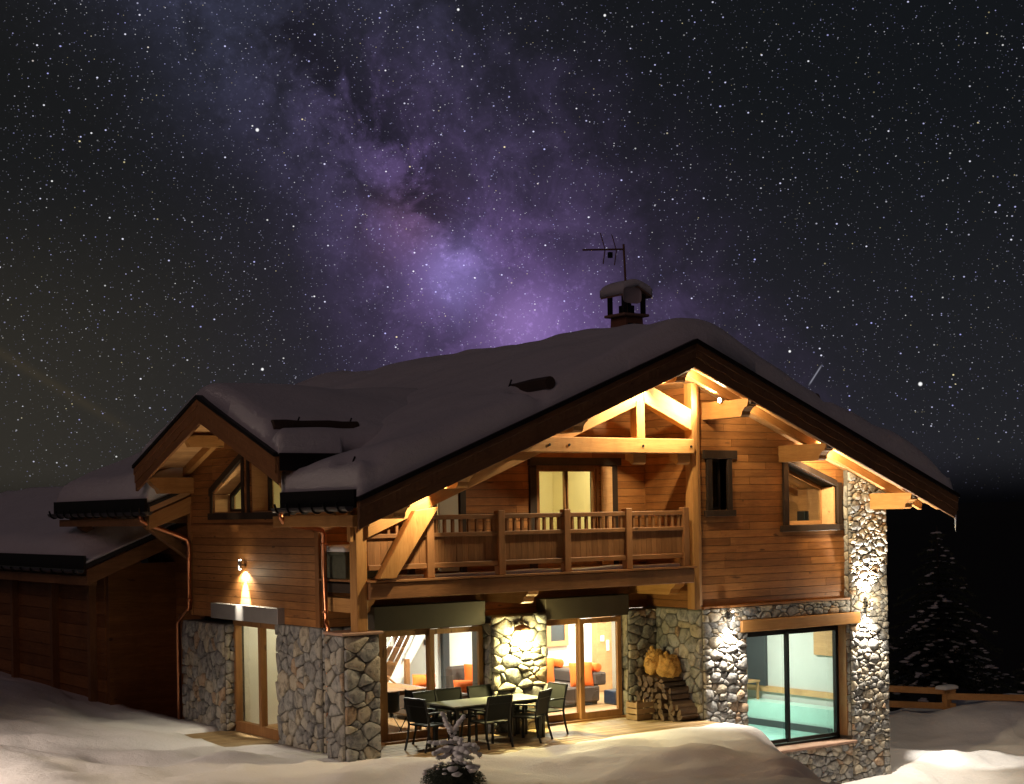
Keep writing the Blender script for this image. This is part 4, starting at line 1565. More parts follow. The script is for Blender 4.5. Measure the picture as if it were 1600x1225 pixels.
def make_chair(label):
    t = thing('patio_chair', label, 'chair', local=True, group='black patio chairs round the terrace table')
    m_ = MB().box(-.235, .235, -.20, .24, .385, .41)
    m_.put('seat', 'black_mesh', t, bevel=.006)
    b = MB()
    for s in (-1, 1):
        MB().beam((s * .235, .22, 0), (s * .235, .20, .58), .028, .042, up=(0, 1, 0)).put('leg', 'black_metal', t)
        MB().tube([(s * .235, -.30, 0), (s * .235, -.235, .22), (s * .235, -.21, .40), (s * .235, -.245, .62), (s * .235, -.30, .82)], .019, 6).put('leg', 'black_metal', t)
        MB().beam((s * .24, -.24, .60), (s * .24, .25, .595), .045, .024).put('armrest', 'black_metal', t)
    b.prism([(-.215, .44), (-.29, .80), (-.275, .80), (-.20, .44)], 'X', -.222, .222)
    bo = b.put('backrest', 'black_mesh', t)
    MB().beam((-.235, -.298, .815), (.235, -.298, .815), .03, .03).put('top_rail', 'black_metal', bo)
    MB().beam((-.235, -.268, .70), (.235, -.268, .70), .012, .014).put('top_rail', 'black_metal', bo)
    return t


spots = [
    (2.16, .03, 3, 'black patio chair with its back to the snow, middle of the near side'),
    (3.02, .13, 30, 'black patio chair turned askew at the near right corner of the table'),
    (1.27, .40, -80, 'black patio chair at the left end of the terrace table, behind the snowy little fir'),
    (3.62, .52, 92, 'black patio chair at the right end of the table, facing left'),
    (3.38, .93, 178, 'black patio chair last to the right on the far side, by the lit pier'),
    (2.78, .90, 182, 'black patio chair on the far side, at the left edge of the stone pier'),
    (2.14, .92, 176, 'black patio chair on the far side in front of the dark door post'),
    (1.66, .80, 190, 'black patio chair on the far side, nearest to the left end of the table'),
]
proto = make_chair(spots[0][3])
for i, (x, y, a, lab) in enumerate(spots):
    if i == 0:
        r_ = proto
    else:
        r_ = proto.copy()
        COL.objects.link(r_)
        r_['label'] = lab
        for c_ in list(proto.children):
            d_ = c_.copy()
            COL.objects.link(d_)
            d_.parent = r_
            for g_ in list(c_.children):
                e_ = g_.copy()
                COL.objects.link(e_)
                e_.parent = d_
    r_.location = (x, y, -.2)
    r_.rotation_euler = (0, 0, rad(a))

# ================================================================== firewood in the corner
R = random.Random(5)
lg = 0
z = -.145
row = 0
while z < .56:
    y_lo = .13 + .62 * max(0, (z + .1)) ** 1.05
    y = y_lo + R.uniform(0, .05)
    while y < 1.13:
        r0 = R.uniform(.042, .066)
        kind = R.random()
        n = 9
        if kind < .35:
            prof = [(math.cos(2 * math.pi * i / n) * r0 * R.uniform(.9, 1.05), math.sin(2 * math.pi * i / n) * r0 * R.uniform(.9, 1.05)) for i in range(n)]
        else:
            a0 = R.uniform(0, 6.28)
            span = R.uniform(1.6, 3.1)
            prof = [(-math.cos(a0 + span / 2) * r0 * .55, -math.sin(a0 + span / 2) * r0 * .55)]
            prof += [(math.cos(a0 + span * i / 5) * r0 * 1.45 - math.cos(a0 + span / 2) * r0 * .5, math.sin(a0 + span * i / 5) * r0 * 1.45 - math.sin(a0 + span / 2) * r0 * .5) for i in range(6)]
        xf = 6.16 + R.uniform(-.04, .05) + .08 * (y < .4)
        xb = 6.655
        tw = R.uniform(-.02, .02)
        m_ = MB()
        k_ = len(prof)
        V = [(xf, y + a, z + b) for a, b in prof] + [(xb, y + a * 1.05 + tw, z + b * 1.05) for a, b in prof]
        m_.add(V, [(i, (i + 1) % k_, (i + 1) % k_ + k_, i + k_) for i in range(k_)], 0)
        m_.add([(xf - .001, yy_, zz_) for _, yy_, zz_ in V[:k_]], [tuple(range(k_))[::-1]], 1)
        m_.add([(xb, yy_, zz_) for _, yy_, zz_ in V[k_:]], [tuple(range(k_))], 1)
        me = mesh(m_.v, m_.f, False, m_.mi)
        o = link('firewood_log', me, ['log_bark', 'log_end'])
        tag(o, 'split firewood log in the stack heaped in the stone corner', 'log', 'split logs stacked in the stone corner of the terrace')
        y += r0 * 1.9
        lg += 1
    z += .092
    row += 1
print('logs', lg)


def sack(cx_, cy_, cz_, rx, ry, rz_, seed, label):
    vs, fs = [], []
    nu, nv_ = 26, 18
    for j in range(nv_ + 1):
        th = math.pi * j / nv_
        for i in range(nu):
            ph = 2 * math.pi * i / nu
            d = Vector((math.sin(th) * math.cos(ph), math.sin(th) * math.sin(ph), math.cos(th)))
            w = ((abs(d.x) ** 2.6 + abs(d.y) ** 2.6 + abs(d.z) ** 2.6) ** (-1 / 2.6) - .02) * (1 - .15 * d.z) + .36 * mnoise.noise(d * 2.4 + Vector((seed, 0, 0))) + .07 * mnoise.noise(d * 9 + Vector((seed, 3, 0)))
            if d.z > .75:
                w *= 1 - (d.z - .75) * .9
            vs.append((cx_ + d.x * rx * w, cy_ + d.y * ry * w, cz_ + max(-.85, d.z) * rz_ * w))
    for j in range(nv_):
        for i in range(nu):
            fs.append((j * nu + i, j * nu + (i + 1) % nu, (j + 1) * nu + (i + 1) % nu, (j + 1) * nu + i))
    t = thing('kindling_sack', label, 'sack', (cx_, cy_, cz_ - rz_))
    link('sack_body', mesh(vs, fs, True), 'net_sack', t)
    MB().tube([(cx_ - .03, cy_ + .02, cz_ + rz_ * .72), (cx_ - .07, cy_ + .02, cz_ + rz_ * 1.02)], [.05, .035], 8).put('tied_neck', 'net_sack', t)
    m_ = MB()
    rr = random.Random(seed)
    for q in range(320):
        a, b = rr.uniform(0, 6.28), rr.uniform(-.85, .85)
        c_ = math.sqrt(1 - b * b)
        p = Vector((cx_ + math.cos(a) * c_ * rx * .97, cy_ + math.sin(a) * c_ * ry * .97, cz_ + b * rz_ * .95))
        d = Vector((rr.uniform(-1, 1), rr.uniform(-1, 1), rr.uniform(-1, 1))).normalized() * .05
        m_.beam(p - d * .7, p + d * .7, .012, .010)
    m_.put('kindling', 'net_sack', t, kind='stuff')


sack(6.42, .95, .78, .17, .15, .27, 2, 'yellow net sack of kindling slumped behind another, on the log stack')
sack(6.50, .66, .73, .19, .18, .23, 8, 'fuller yellow net sack of kindling in front, on top of the log stack')

cr = thing('wooden_crate', 'slatted wooden crate on the boards beside the firewood', 'crate', (6.0, .95, -.2))
x0, x1, y0, y1 = 5.80, 6.20, .72, 1.02
for i in range(3):
    z0 = -.19 + i * .108
    box('slat', x0, x1, y0, y0 + .015, z0, z0 + .088, 'crate_X', cr)
    box('slat', x0, x1, y1 - .015, y1, z0, z0 + .088, 'crate_X', cr)
    box('slat', x0 - .016, x0 - .001, y0, y1, z0, z0 + .088, 'crate_X', cr)
    box('slat', x1 + .001, x1 + .016, y0, y1, z0, z0 + .088, 'crate_X', cr)
for a in (x0 + .001, x1 - .036):
    for b in (y0 + .016, y1 - .05):
        box('corner_post', a, a + .034, b, b + .034, -.2, .135, 'crate_X', cr)
box('base', x0 + .02, x1 - .02, y0 + .02, y1 - .02, -.185, -.17, 'crate_X', cr)

# snow-capped box on the balcony
sb = thing('storage_box', 'old dark box with a snowy lid at the left end of the balcony', 'box', (.5, 1.0, 2.51), local=False)
box('body', .0, .98, .72, 1.30, 2.51, 2.88, 'old_paint', sb, bevel=.01)
box('lid', -.04, 1.02, .68, 1.34, 2.88, 2.93, 'old_paint', sb, bevel=.01)
MB().tube([(.62, .71, 2.68), (.66, .66, 2.66), (.74, .66, 2.70), (.78, .71, 2.72)], .012, 6).put('handle', 'black_metal', sb)
snow_sheet(list(np.arange(-.04, 1.03, .05)), list(np.arange(.68, 1.35, .05)), lambda x, y: True,
           lambda x, y: 2.935 + .10 * edge_up(min(x + .06, 1.05 - x, y - .66, 1.37 - y), .18), 'box_snow',
           'snow lying on the lid of the box on the balcony', bottom=lambda x, y: 2.932)


# ================================================================== lamps
def wall_lamp(x, y, z, face, label, up=True, down=True, r=.035, group=None):
    """a short steel tube on a bracket; face: unit vector out of the wall"""
    t = thing('wall_lamp', label, 'lamp', (x, y, z))
    f = Vector(face)
    c_ = Vector((x, y, z))
    m_ = MB()
    n = 14
    vs, fs = [], []
    for j, zz_ in enumerate((-.075, .075)):
        for rr in (r, r - .006):
            for i in range(n):
                a = 2 * math.pi * i / n
                vs.append((x + math.cos(a) * rr, y + math.sin(a) * rr, z + zz_))
    for i in range(n):
        j = (i + 1) % n
        fs += [(i, j, 2 * n + j, 2 * n + i), (n + i, 3 * n + i, 3 * n + j, n + j), (i, n + i, n + j, j), (2 * n + i, 2 * n + j, 3 * n + j, 3 * n + i)]
    m_.add(vs, fs)
    b = m_.put('tube', 'steel', t, smooth=True)
    MB().beam(c_ - f * r, c_ - f * .12, .03, .03).put('bracket', 'steel', t)
    MB().beam(c_ - f * .105, c_ - f * .125, .07, .10).put('wall_plate', 'steel', t)
    MB().tube([(x, y, z - .084), (x, y, z + .084)], r * .6, 10).put('bulb', 'bulb', t)
    return t


WH = (1, .90, .74)
wall_lamp(-.13, 4.12, 2.68, (-1, 0, 0), 'small steel wall lamp shining down over the grey door canopy', up=False)
lamp('added_side_up', 'SPOT', (-.24, 4.15, 2.76), 60, (1, .80, .5), (-.62, 5.1, 4.9), .03, 60, .8)  # added upward spot to light the dormer soffit; the lamp itself shines down
lamp('side_point', 'POINT', (-.30, 4.12, 2.52), 6, (1, .86, .58), None, .03)
lamp('spot_side', 'SPOT', (-.12, 4.12, 2.60), 320, (1, .90, .66), (-.06, 4.12, 2.0), .02, 140, .6)
lamp('spot_side', 'SPOT', (-.24, 4.12, 2.66), 1300, (1, .92, .74), (-.03, 4.12, 2.05), .02, 36, .5)
wall_lamp(7.27, -.17, 1.60, (0, -1, 0), 'small steel downlight on the stone pier left of the pool window')
lamp('spot_pier', 'SPOT', (7.27, -.17, 1.51), 520, WH, (7.27, -.10, -1), .03, 100, .8)
lamp('point_pier', 'POINT', (7.27, -.30, 1.50), 14, WH, None, .03)
wall_lamp(10.83, -.19, 1.64, (0, -1, 0), 'small steel lamp shining up and down the tall stone column')
lamp('spot_column_down', 'SPOT', (10.83, -.19, 1.55), 520, WH, (10.83, -.12, -1), .03, 100, .8)
lamp('column_point', 'POINT', (10.83, -.40, 1.66), 42, (1, .86, .62), None, .04)
lamp('spot_column_up', 'SPOT', (10.83, -.19, 1.73), 850, WH, (10.83, -.13, 4), .03, 105, .8)

t = thing('wall_lamp', 'half bowl wall lamp at the head of the glowing stone pier', 'lamp', (3.60, 1.0, 1.5))
vs, fs = [], []
for j in range(7):
    th = math.pi / 2 * j / 6
    for i in range(15):
        ph = math.pi + math.pi * i / 14
        for s in (1.0,):
            vs.append((3.60 + math.cos(ph) * math.cos(th) * .16, 1.115 + math.sin(ph) * math.cos(th) * .16, 1.50 + math.sin(th) * .10))
for j in range(6):
    for i in range(14):
        fs.append((j * 15 + i, j * 15 + i + 1, (j + 1) * 15 + i + 1, (j + 1) * 15 + i))
link('bowl', mesh(vs, fs, True), 'plaster', t)
MB().tube([(3.57, 1.04, 1.49), (3.63, 1.04, 1.49)], .022, 10).put('bulb', 'bulb', t)
GY = (1, .86, .36)
lamp('pier_glow', 'SPOT', (3.60, 1.0, 1.44), 520, GY, (3.60, 1.02, -.2), .05, 150, .8)
lamp('pier_fill', 'POINT', (3.60, .90, 1.38), 110, GY, None, .08)


def projector(p, aim, label, power, ang, color, spread=None):
    t = thing('spotlight', label, 'spotlight', p)
    p = Vector(p)
    d = (Vector(aim) - p).normalized()
    MB().tube([p - d * .07, p + d * .03], [.035, .05], 12).put('housing', 'steel', t)
    MB().tube([p + d * .031, p + d * .036], [.042, .042], 12).put('lens', 'bulb', t)
    lamp('beam', 'SPOT', p + d * .06, power, color, aim, .04, ang, .7)


WM = (1, .79, .46)
projector((6.84, -.42, 5.37), (5.2, -.30, 5.30), 'bright spotlight on the purlin right of the ridge post', 400, 150, WM)
projector((1.0, -.62, 4.08), (.7, .2, 3.5), 'assumed spotlight hidden between the lower left rafters and purlin', 260, 160, WM)  # this and the following hidden spotlights are assumed, none in view
projector((5.32, -.66, 5.76), (4.9, .0, 5.2), 'assumed spotlight hidden left of the ridge beam, behind the barge board', 520, 165, WM)
projector((5.70, -.66, 5.74), (6.6, -.3, 5.5), 'assumed spotlight hidden right of the ridge beam', 190, 165, WM)
projector((9.0, -.62, 4.44), (10.2, -.4, 4.2), 'assumed spotlight hidden on the far face of the middle right purlin', 420, 165, WM)
projector((7.12, -.62, 5.16), (8.4, -.4, 4.9), 'assumed spotlight hidden on the far face of the upper right purlin', 60, 165, WM)

# assumed lamp on the unseen far side, lighting the snow mound to the right
wall_lamp(11.72, .9, 2.35, (1, 0, 0), 'assumed lamp on the right end wall lighting the snow beside the pool')
MB().prism([(11.56, 2.46), (11.95, 2.50), (11.95, 2.54), (11.56, 2.52)], 'Y', .7, 1.1).put('lamp_hood', 'beam_Y', CH)
lamp('end_point', 'POINT', (11.85, .9, 2.2), 110, (1, .88, .66), None, .04)
lamp('spot_end', 'SPOT', (11.74, .9, 2.25), 900, (1, .93, .80), (13.5, -.2, -1.6), .03, 32, .6)

# assumed lane lamp, added out of view at left to rake snow and side wall
LP = thing('assumed_street_lamp', 'assumed lane lamp on a wooden post, out of view in the snow left of the chalet', 'assumed street lamp', (-9.6, 1.0, .6))
MB().tube([(-9.6, 1.0, .2), (-9.6, 1.0, 3.2)], .06, 10).put('post', 'railing_Z', LP, smooth=True)
MB().tube([(-9.6, 1.0, 3.2), (-9.5, 1.0, 3.42), (-9.3, 1.0, 3.45)], .03, 8).put('arm', 'black_metal', LP)
MB().tube([(-9.25, 1.0, 3.44), (-9.25, 1.0, 3.36)], [.06, .16], 14).put('shade', 'black_metal', LP)
MB().tube([(-9.25, 1.0, 3.34), (-9.25, 1.0, 3.29)], .05, 12).put('bulb', 'ceiling_bulb', LP)
lamp('assumed_lane_light', 'SPOT', (-9.25, 1.0, 3.24), 1500, (1, .80, .63), (0, .1, -4.6), .10, 88, .6)

# ---- lit rooms: an assumed ceiling lamp in each, out of view
def ceiling(x, y, z, power, color, label, size=.35):
    t = thing('assumed_ceiling_lamp', label, 'lamp', (x, y, z))
    MB().tube([(x, y, z + .03), (x, y, z + .06)], size * .45, 18).put('base', 'white_wall', t)
    MB().tube([(x, y, z), (x, y, z + .029)], size * .4, 18).put('diffuser', 'ceiling_bulb', t)
    l = lamp('room_light', 'AREA', (x, y, z - .02), power, color, (x, y, z - 1), size)
    return l


WL = (1, .93, .78)
ceiling(5.6, 2.9, 2.12, 190, WL, 'assumed round ceiling lamp over the brown sofa')
ceiling(7.4, 4.1, 2.12, 140, WL, 'assumed round ceiling lamp by the painting in the living room')
ceiling(2.6, 3.1, 2.12, 140, WL, 'assumed round ceiling lamp over the indoor dining table')
ceiling(9.6, 2.2, 1.62, 120, (.97, 1, .90), 'assumed round ceiling lamp over the indoor pool')
ceiling(.85, 4.0, 2.12, 16, (1, .85, .6), 'assumed round ceiling lamp in the entrance hall')
ceiling(4.55, 2.3, 5.02, 40, (1, .84, .50), 'assumed round ceiling lamp in the left half of the bedroom')
ceiling(5.9, 2.6, 5.02, 34, (1, .84, .50), 'assumed round ceiling lamp in the right half of the bedroom')
ceiling(2.3, 2.1, 4.15, 10, (1, .85, .55), 'assumed round ceiling lamp in the small balcony room')
ceiling(1.25, 4.0, 4.55, 30, (1, .82, .48), 'assumed round ceiling lamp in the dormer room')
ceiling(9.3, 1.6, 4.25, 20, (1, .72, .40), 'assumed round ceiling lamp in the pine room under the roof')
lamp('pool_glare_spot', 'SPOT', (8.7, 1.0, 1.6), 260, (.75, 1, .88), (8.8, 1.1, -1), .05, 50, .6)  # added spot without a fixture, makes the bright glare patch on the water
lamp('assumed_pool_light', 'AREA', (9.4, 2.4, -1.03), 9, (.30, 1, .78), (9.4, 2.4, 3), 1.6)  # assumed underwater light, built without a fixture

# ================================================================== furniture indoors
sf = thing('sofa', 'long brown sofa with its arm end towards the right terrace door', 'sofa', (6.3, 3.7, -.2))
box('seat', 5.60, 6.84, 3.05, 4.85, -.14, .16, 'sofa_brown', sf, bevel=.03)
box('base', 5.66, 6.80, 3.10, 4.80, -.2, -.14, 'dark_void', sf)
box('backrest', 6.72, 7.02, 3.07, 4.85, .16, .40, 'sofa_brown', sf, bevel=.03)


def cushion(c, w, h, d, rx, rz, label, grp='orange cushions indoors'):
    vs, fs = [], []
    n = 12
    for s in (1, -1):
        for j in range(n + 1):
            for i in range(n + 1):
                u, v_ = i / n * 2 - 1, j / n * 2 - 1
                bulge = (max(0, (1 - u * u) * (1 - v_ * v_))) ** .45
                pin = 1 - .06 * (u * u) * (1 - v_ * v_) * 0 - .05 * (1 - abs(u * v_))
                vs.append((u * w / 2 * pin, s * bulge * d / 2, v_ * h / 2 * pin))
    m2 = (n + 1) ** 2
    for j in range(n):
        for i in range(n):
            q = j * (n + 1) + i
            fs.append((q, q + 1, q + n + 2, q + n + 1))
            fs.append((m2 + q, m2 + q + n + 1, m2 + q + n + 2, m2 + q + 1))
    M = Matrix.Translation(c) @ Matrix.Rotation(rad(rz), 4, 'Z') @ Matrix.Rotation(rad(rx), 4, 'X')
    o = link('cushion', mesh([M @ Vector(v) for v in vs], fs, True), 'orange_cloth')
    tag(o, label, 'cushion', grp)


cushion((6.50, 3.20, .38), .46, .46, .14, -14, -22, 'square orange cushion leaning on the sofa in the right glass leaf')
cushion((5.62, 3.25, .47), .46, .56, .14, -10, -24, 'square orange cushion beside the stone pier, in the left part of the right door')


def bolster(p0, p1, r, label):
    p0, p1 = Vector(p0), Vector(p1)
    d = (p1 - p0)
    o = MB().tube([p0, p0 + d * .03, p0 + d * .97, p1], [r * .8, r, r, r * .8], 18).put('bolster', 'orange_cloth', smooth=True)
    tag(o, label, 'bolster')


bolster((6.86, 3.12, .49), (6.86, 3.55, .49), .085, 'round orange bolster on the sofa back, to the right')
bolster((6.86, 4.30, .49), (6.86, 4.75, .49), .085, 'round orange bolster on the sofa back, behind the left cushion')
pf = box('ottoman', 6.95, 7.35, 2.75, 3.1, -.2, .06, 'navy_leather', bevel=.02)
tag(pf, 'dark blue leather cube stool at the end of the brown sofa', 'stool')
pt = thing('picture', 'small dark picture in a broad pale wooden frame on the white wall', 'picture', (7.2, 4.88, 1.1))
m_ = MB().box(6.93, 7.03, 4.84, 4.895, .78, 1.40).box(7.38, 7.48, 4.84, 4.895, .78, 1.40).box(7.03, 7.38, 4.84, 4.895, 1.30, 1.40).box(7.03, 7.38, 4.84, 4.895, .78, .88)
m_.put('frame', 'soffit_X', pt)
box('canvas', 7.03, 7.38, 4.86, 4.89, .88, 1.30, 'dark_picture', pt)
box('timber_column', 8.12, 8.50, 4.72, 4.899, -.2, 2.18, 'soffit_X', CH)
box('wall_rail', 6.9, 8.11, 4.86, 4.899, .28, .36, 'orange_cloth' if False else 'soffit_X', CH)
for z0, w in ((.82, .09), (.62, .07)):
    sw = box('wall_switch', 8.20 + (.62 == z0) * .15, 8.20 + w + (.62 == z0) * .15, 4.70, 4.719, z0, z0 + (.22 if z0 < .7 else .12), 'white_wall')
    tag(sw, 'white switch plate on the wooden column' if z0 > .7 else 'tall white control panel on the wooden column', 'switch')

sp = box('loudspeaker', 10.06, 10.20, .75, .95, 3.10, 3.42, 'black_metal', bevel=.01)
tag(sp, 'small dark loudspeaker behind the slanted upper window', 'loudspeaker')
box('shelf', 9.7, 11.1, .60, 1.1, 3.06, 3.095, 'soffit_X', CH)
# second room: sofa seen from behind, table, wire chairs, stairs
sf = thing('sofa', 'grey brown sofa seen from behind through the left terrace door', 'sofa', (3.2, 2.5, -.2))
box('backrest', 2.82, 3.02, 1.85, 3.15, -.12, .42, 'sofa_grey', sf, bevel=.03)
box('backrest', 2.82, 3.02, 3.17, 4.4, -.12, .42, 'sofa_grey', sf, bevel=.03)
box('seat', 3.03, 3.80, 1.87, 4.4, -.12, .18, 'sofa_grey', sf, bevel=.03)
for y in (1.95, 4.2):
    box('foot', 2.86, 2.92, y, y + .05, -.2, -.12, 'black_metal', sf)
ac_ = thing('armchair', 'dark armchair in front of the white wall beyond the grey sofa', 'armchair', (4.5, 4.2, -.2))
box('backrest', 4.15, 4.6, 4.15, 4.35, -.1, .62, 'sofa_brown', ac_, bevel=.04)
box('seat', 4.15, 4.75, 3.7, 4.14, -.1, .2, 'sofa_brown', ac_, bevel=.04)
cushion((3.14, 2.15, .50), .42, .24, .14, -20, -30, 'orange cushion lying on the grey sofa, right of the dark strip')
cushion((3.18, 3.55, .49), .42, .24, .14, -20, -30, 'orange cushion on the grey sofa, beside the door mullion')
cushion((4.50, 3.95, .45), .30, .45, .12, -10, -30, 'upright orange cushion on the dark armchair')
tb2 = thing('dining_table', 'indoor wooden dining table seen through the left door', 'table', (1.9, 3.0, -.2))
box('tabletop', 1.35, 2.42, 2.25, 3.9, .44, .52, 'door_timber_Y', tb2, bevel=.006)
for x in (1.42, 2.28):
    for y in (2.35, 3.7):
        box('leg', x, x + .08, y, y + .08, -.2, .44, 'door_timber_Z', tb2)


def wire_chair(x, y, a, label):
    t = thing('wire_chair', label, 'chair', (x, y, -.2), local=True, rz=rad(a), group='black wire chairs at the indoor table')
    vs, fs = [], []
    n = 9
    for j in range(n + 1):
        for i in range(n + 1):
            u, v_ = i / n * 2 - 1, j / n
            yv = .22 - .42 * min(1, v_ * 1.8)
            zv = .40 + .03 * u * u + (.0 if v_ < .55 else (v_ - .55) * .75)
            if v_ > .55:
                yv -= .05 * (v_ - .55)
                yv += .10 * u * u
            vs.append((u * .22 * (1 - .15 * v_), yv, zv))
    for j in range(n):
        for i in range(n):
            q = j * (n + 1) + i
            fs.append((q, q + 1, q + n + 2, q + n + 1))
    link('shell', mesh(vs, fs, True), 'black_metal', t)
    for s in (-1, 1):
        MB().tube([(s * .05, .05, .39), (s * .20, .20, .01), (s * .20, -.20, .01), (s * .05, -.05, .39)], .008, 6).put('leg', 'black_metal', t)
    return t


wire_chair(1.55, 2.15, 10, 'black wire chair nearer the middle of the left glass leaf')
wire_chair(2.05, 2.10, -15, 'black wire chair beside the door mullion indoors')
st = thing('staircase', 'wooden staircase with pale slanting rods in the left room', 'stairs', (3.0, 4.5, -.2))
for i in range(8):
    box('tread', 2.45 + i * .17, 2.68 + i * .17, 4.15, 4.8, -.02 + i * .25, .03 + i * .25, 'door_timber_Y', st)
    box('riser', 2.64 + i * .17, 2.665 + i * .17, 4.18, 4.78, .03 + i * .25, .23 + i * .25, 'railing_X', st)
MB().prism([(2.40, -.2), (2.60, -.2), (3.95, 1.80), (3.95, 2.1), (3.80, 2.1)], 'Y', 4.11, 4.148).put('stringer', 'white_wall', st)
for i in range(5):
    x = 2.35 + i * .17
    MB().tube([(x, 4.06, .75 + i * .02), (x + .52, 4.06, 1.55 + i * .04)], .013, 6).put('rod', 'steel', st)
MB().tube([(2.35, 4.06, .85), (3.1, 4.06, .25)], .02, 6).put('rod', 'door_timber_Z', st)
MB().tube([(2.35, 4.06, .65), (3.1, 4.06, .02)], .02, 6).put('rod', 'door_timber_Z', st)
box('newel', 2.28, 2.36, 4.02, 4.10, -.2, 1.75, 'door_timber_Z', st)
box('newel', 3.10, 3.18, 4.02, 4.10, -.2, .85, 'door_timber_Z', st)
dc = box('wall_strip', 4.42, 4.56, 4.80, 4.899, -.2, 2.18, 'dark_picture', CH)
sw = box('thermostat', 4.05, 4.15, 4.87, 4.899, 1.0, 1.1, 'dark_picture')
tag(sw, 'little dark thermostat on the white wall left of the dark strip', 'thermostat')
tv = box('television', 5.60, 5.66, 3.4, 4.6, .85, 1.5, 'black_metal')
tag(tv, 'thin black television seen nearly edge on by the door frame', 'television')
# pool hall chair
pc = thing('pool_chair', 'pale wooden chair with a slatted back beside the indoor pool', 'chair', (10.9, 3.4, -.45))
for y in (3.0, 3.36):
    box('leg', 10.62, 10.66, y, y + .04, -.45, 0.30, 'soffit_X', pc)
    box('leg', 10.95, 10.99, y, y + .04, -.45, -.09, 'soffit_X', pc)
box('seat', 10.62, 11.0, 2.98, 3.42, -.09, -.05, 'soffit_X', pc)
for y in (3.07, 3.17, 3.27):
    box('slat', 10.625, 10.645, y, y + .035, .06, .26, 'soffit_X', pc)
box('top_rail', 10.615, 10.655, 3.0, 3.40, .26, .32, 'soffit_X', pc)

# ================================================================== fence to the right
FN = thing('timber_fence', 'low timber rail fence across the snow at the right', 'fence', (17.2, 3.05, -1.3))


def frail(a, b, h=.15, w=.06):
    MB().beam(a, b, w, h).put('rail', 'fence_rail_X', FN, bevel=.008)


frail((12.2, 6.70, -.42), (17.25, 3.02, -.80))
frail((12.2, 6.70, -.80), (17.25, 3.02, -1.14))
frail((17.05, 3.10, -.90), (22.6, -.93, -1.16))
frail((17.05, 3.10, -1.27), (22.6, -.93, -1.52))
for (x, y, z) in ((14.6, 4.95, -.55), (17.10, 3.13, -.74), (19.9, 1.1, -.98), (22.5, -.8, -1.08)):
    MB().box(x - .09, x + .09, y - .05, y + .09, z - 1.2, z).put('post', 'fence_rail_X', FN, bevel=.008)
sc_ = snow_sheet(list(np.arange(16.85, 17.36, .04)), list(np.arange(3.0, 3.31, .04)), lambda x, y: True,
                 lambda x, y: -.735 + .09 * edge_up(min(x - 16.83, 17.38 - x, y - 2.98, 3.33 - y), .14), 'fence_snow', 'small cap of snow on the fence post at the rail joint',
                 bottom=lambda x, y: -.738)


# ================================================================== conifers
def clump(m_, c, rx, ry, rz_, seed, seg=8, mi=0):
    vs, fs = [], []
    rows = 5
    for j in range(rows + 1):
        th = math.pi * j / rows
        for i in range(seg):
            ph = 2 * math.pi * i / seg
            d = Vector((math.sin(th) * math.cos(ph), math.sin(th) * math.sin(ph), math.cos(th)))
            w = 1 + .35 * mnoise.noise(d * 1.7 + Vector((seed * 3.1, seed, 0)))
            vs.append((c[0] + d.x * rx * w, c[1] + d.y * ry * w, c[2] + d.z * rz_ * w))
    for j in range(rows):
        for i in range(seg):
            fs.append((j * seg + i, j * seg + (i + 1) % seg, (j + 1) * seg + (i + 1) % seg, (j + 1) * seg + i))
    m_.add(vs, fs, mi)


def spruce(x, y, z, H, Rb, seed, label, snow=.5):
    R_ = random.Random(seed)
    t = thing('spruce_tree', label, 'tree', (x, y, z), local=True, group='snowy spruces beyond the fence')
    MB().tube([(0, 0, -.5), (.02, 0, H * .5), (0, 0, H)], [.11 * H / 5, .06 * H / 5, .012], 8).put('trunk', 'bark', t)
    nd, sn = MB(), MB()
    lv = int(H / .17)
    for i in range(lv):
        f = i / lv
        zz_ = H * (.06 + .93 * f)
        Lr = Rb * (1 - f) ** .85 * R_.uniform(.75, 1.12) + .08
        nb_ = max(4, int(9 * (1 - f) + 3))
        a0 = R_.uniform(0, 6)
        for b in range(nb_):
            a = a0 + 6.283 * b / nb_ + R_.uniform(-.3, .3)
            Lb = Lr * R_.uniform(.6, 1.1)
            droop = R_.uniform(.18, .42)
            loaded = R_.random() < snow
            d = Vector((math.cos(a), math.sin(a), 0))
            s = Vector((-d.y, d.x, 0))
            steps = max(2, int(Lb / .16))
            for q in range(steps * 2):
                u = (q + .5) / steps / 2
                p = d * (Lb * u) + Vector((0, 0, zz_ - droop * Lb * u * u + .06 * Lb * u))
                w = .17 * (1.15 - u) * (Lb + .25)
                for sd in (-1, 1):
                    tip = p + s * (sd * w * R_.uniform(.7, 1.3)) + d * (.14 * R_.uniform(.5, 1.3)) + Vector((0, 0, -.05 * R_.random()))
                    nd.add([p - d * .05, p + d * .07, tip], [(0, 1, 2)])
                    tip2 = p + s * (sd * w * .6) + d * .06 - Vector((0, 0, .10 * R_.uniform(.4, 1.4)))
                    nd.add([p - d * .04, p + d * .05, tip2], [(0, 1, 2)])
                if loaded and R_.random() < .15 + .30 * u:
                    k_ = R_.uniform(.35, 1.0) * (1 - .35 * f)
                    clump(sn, p + Vector((0, 0, .02)), .13 * k_ * R_.uniform(.6, 1.5), .13 * k_ * R_.uniform(.6, 1.5), .045 * k_, R_.random() * 50, 7)
    nd.put('crown', 'needle', t, kind='stuff')
    sn.put('snow_load', 'snow_clump', t, smooth=True, kind='stuff')


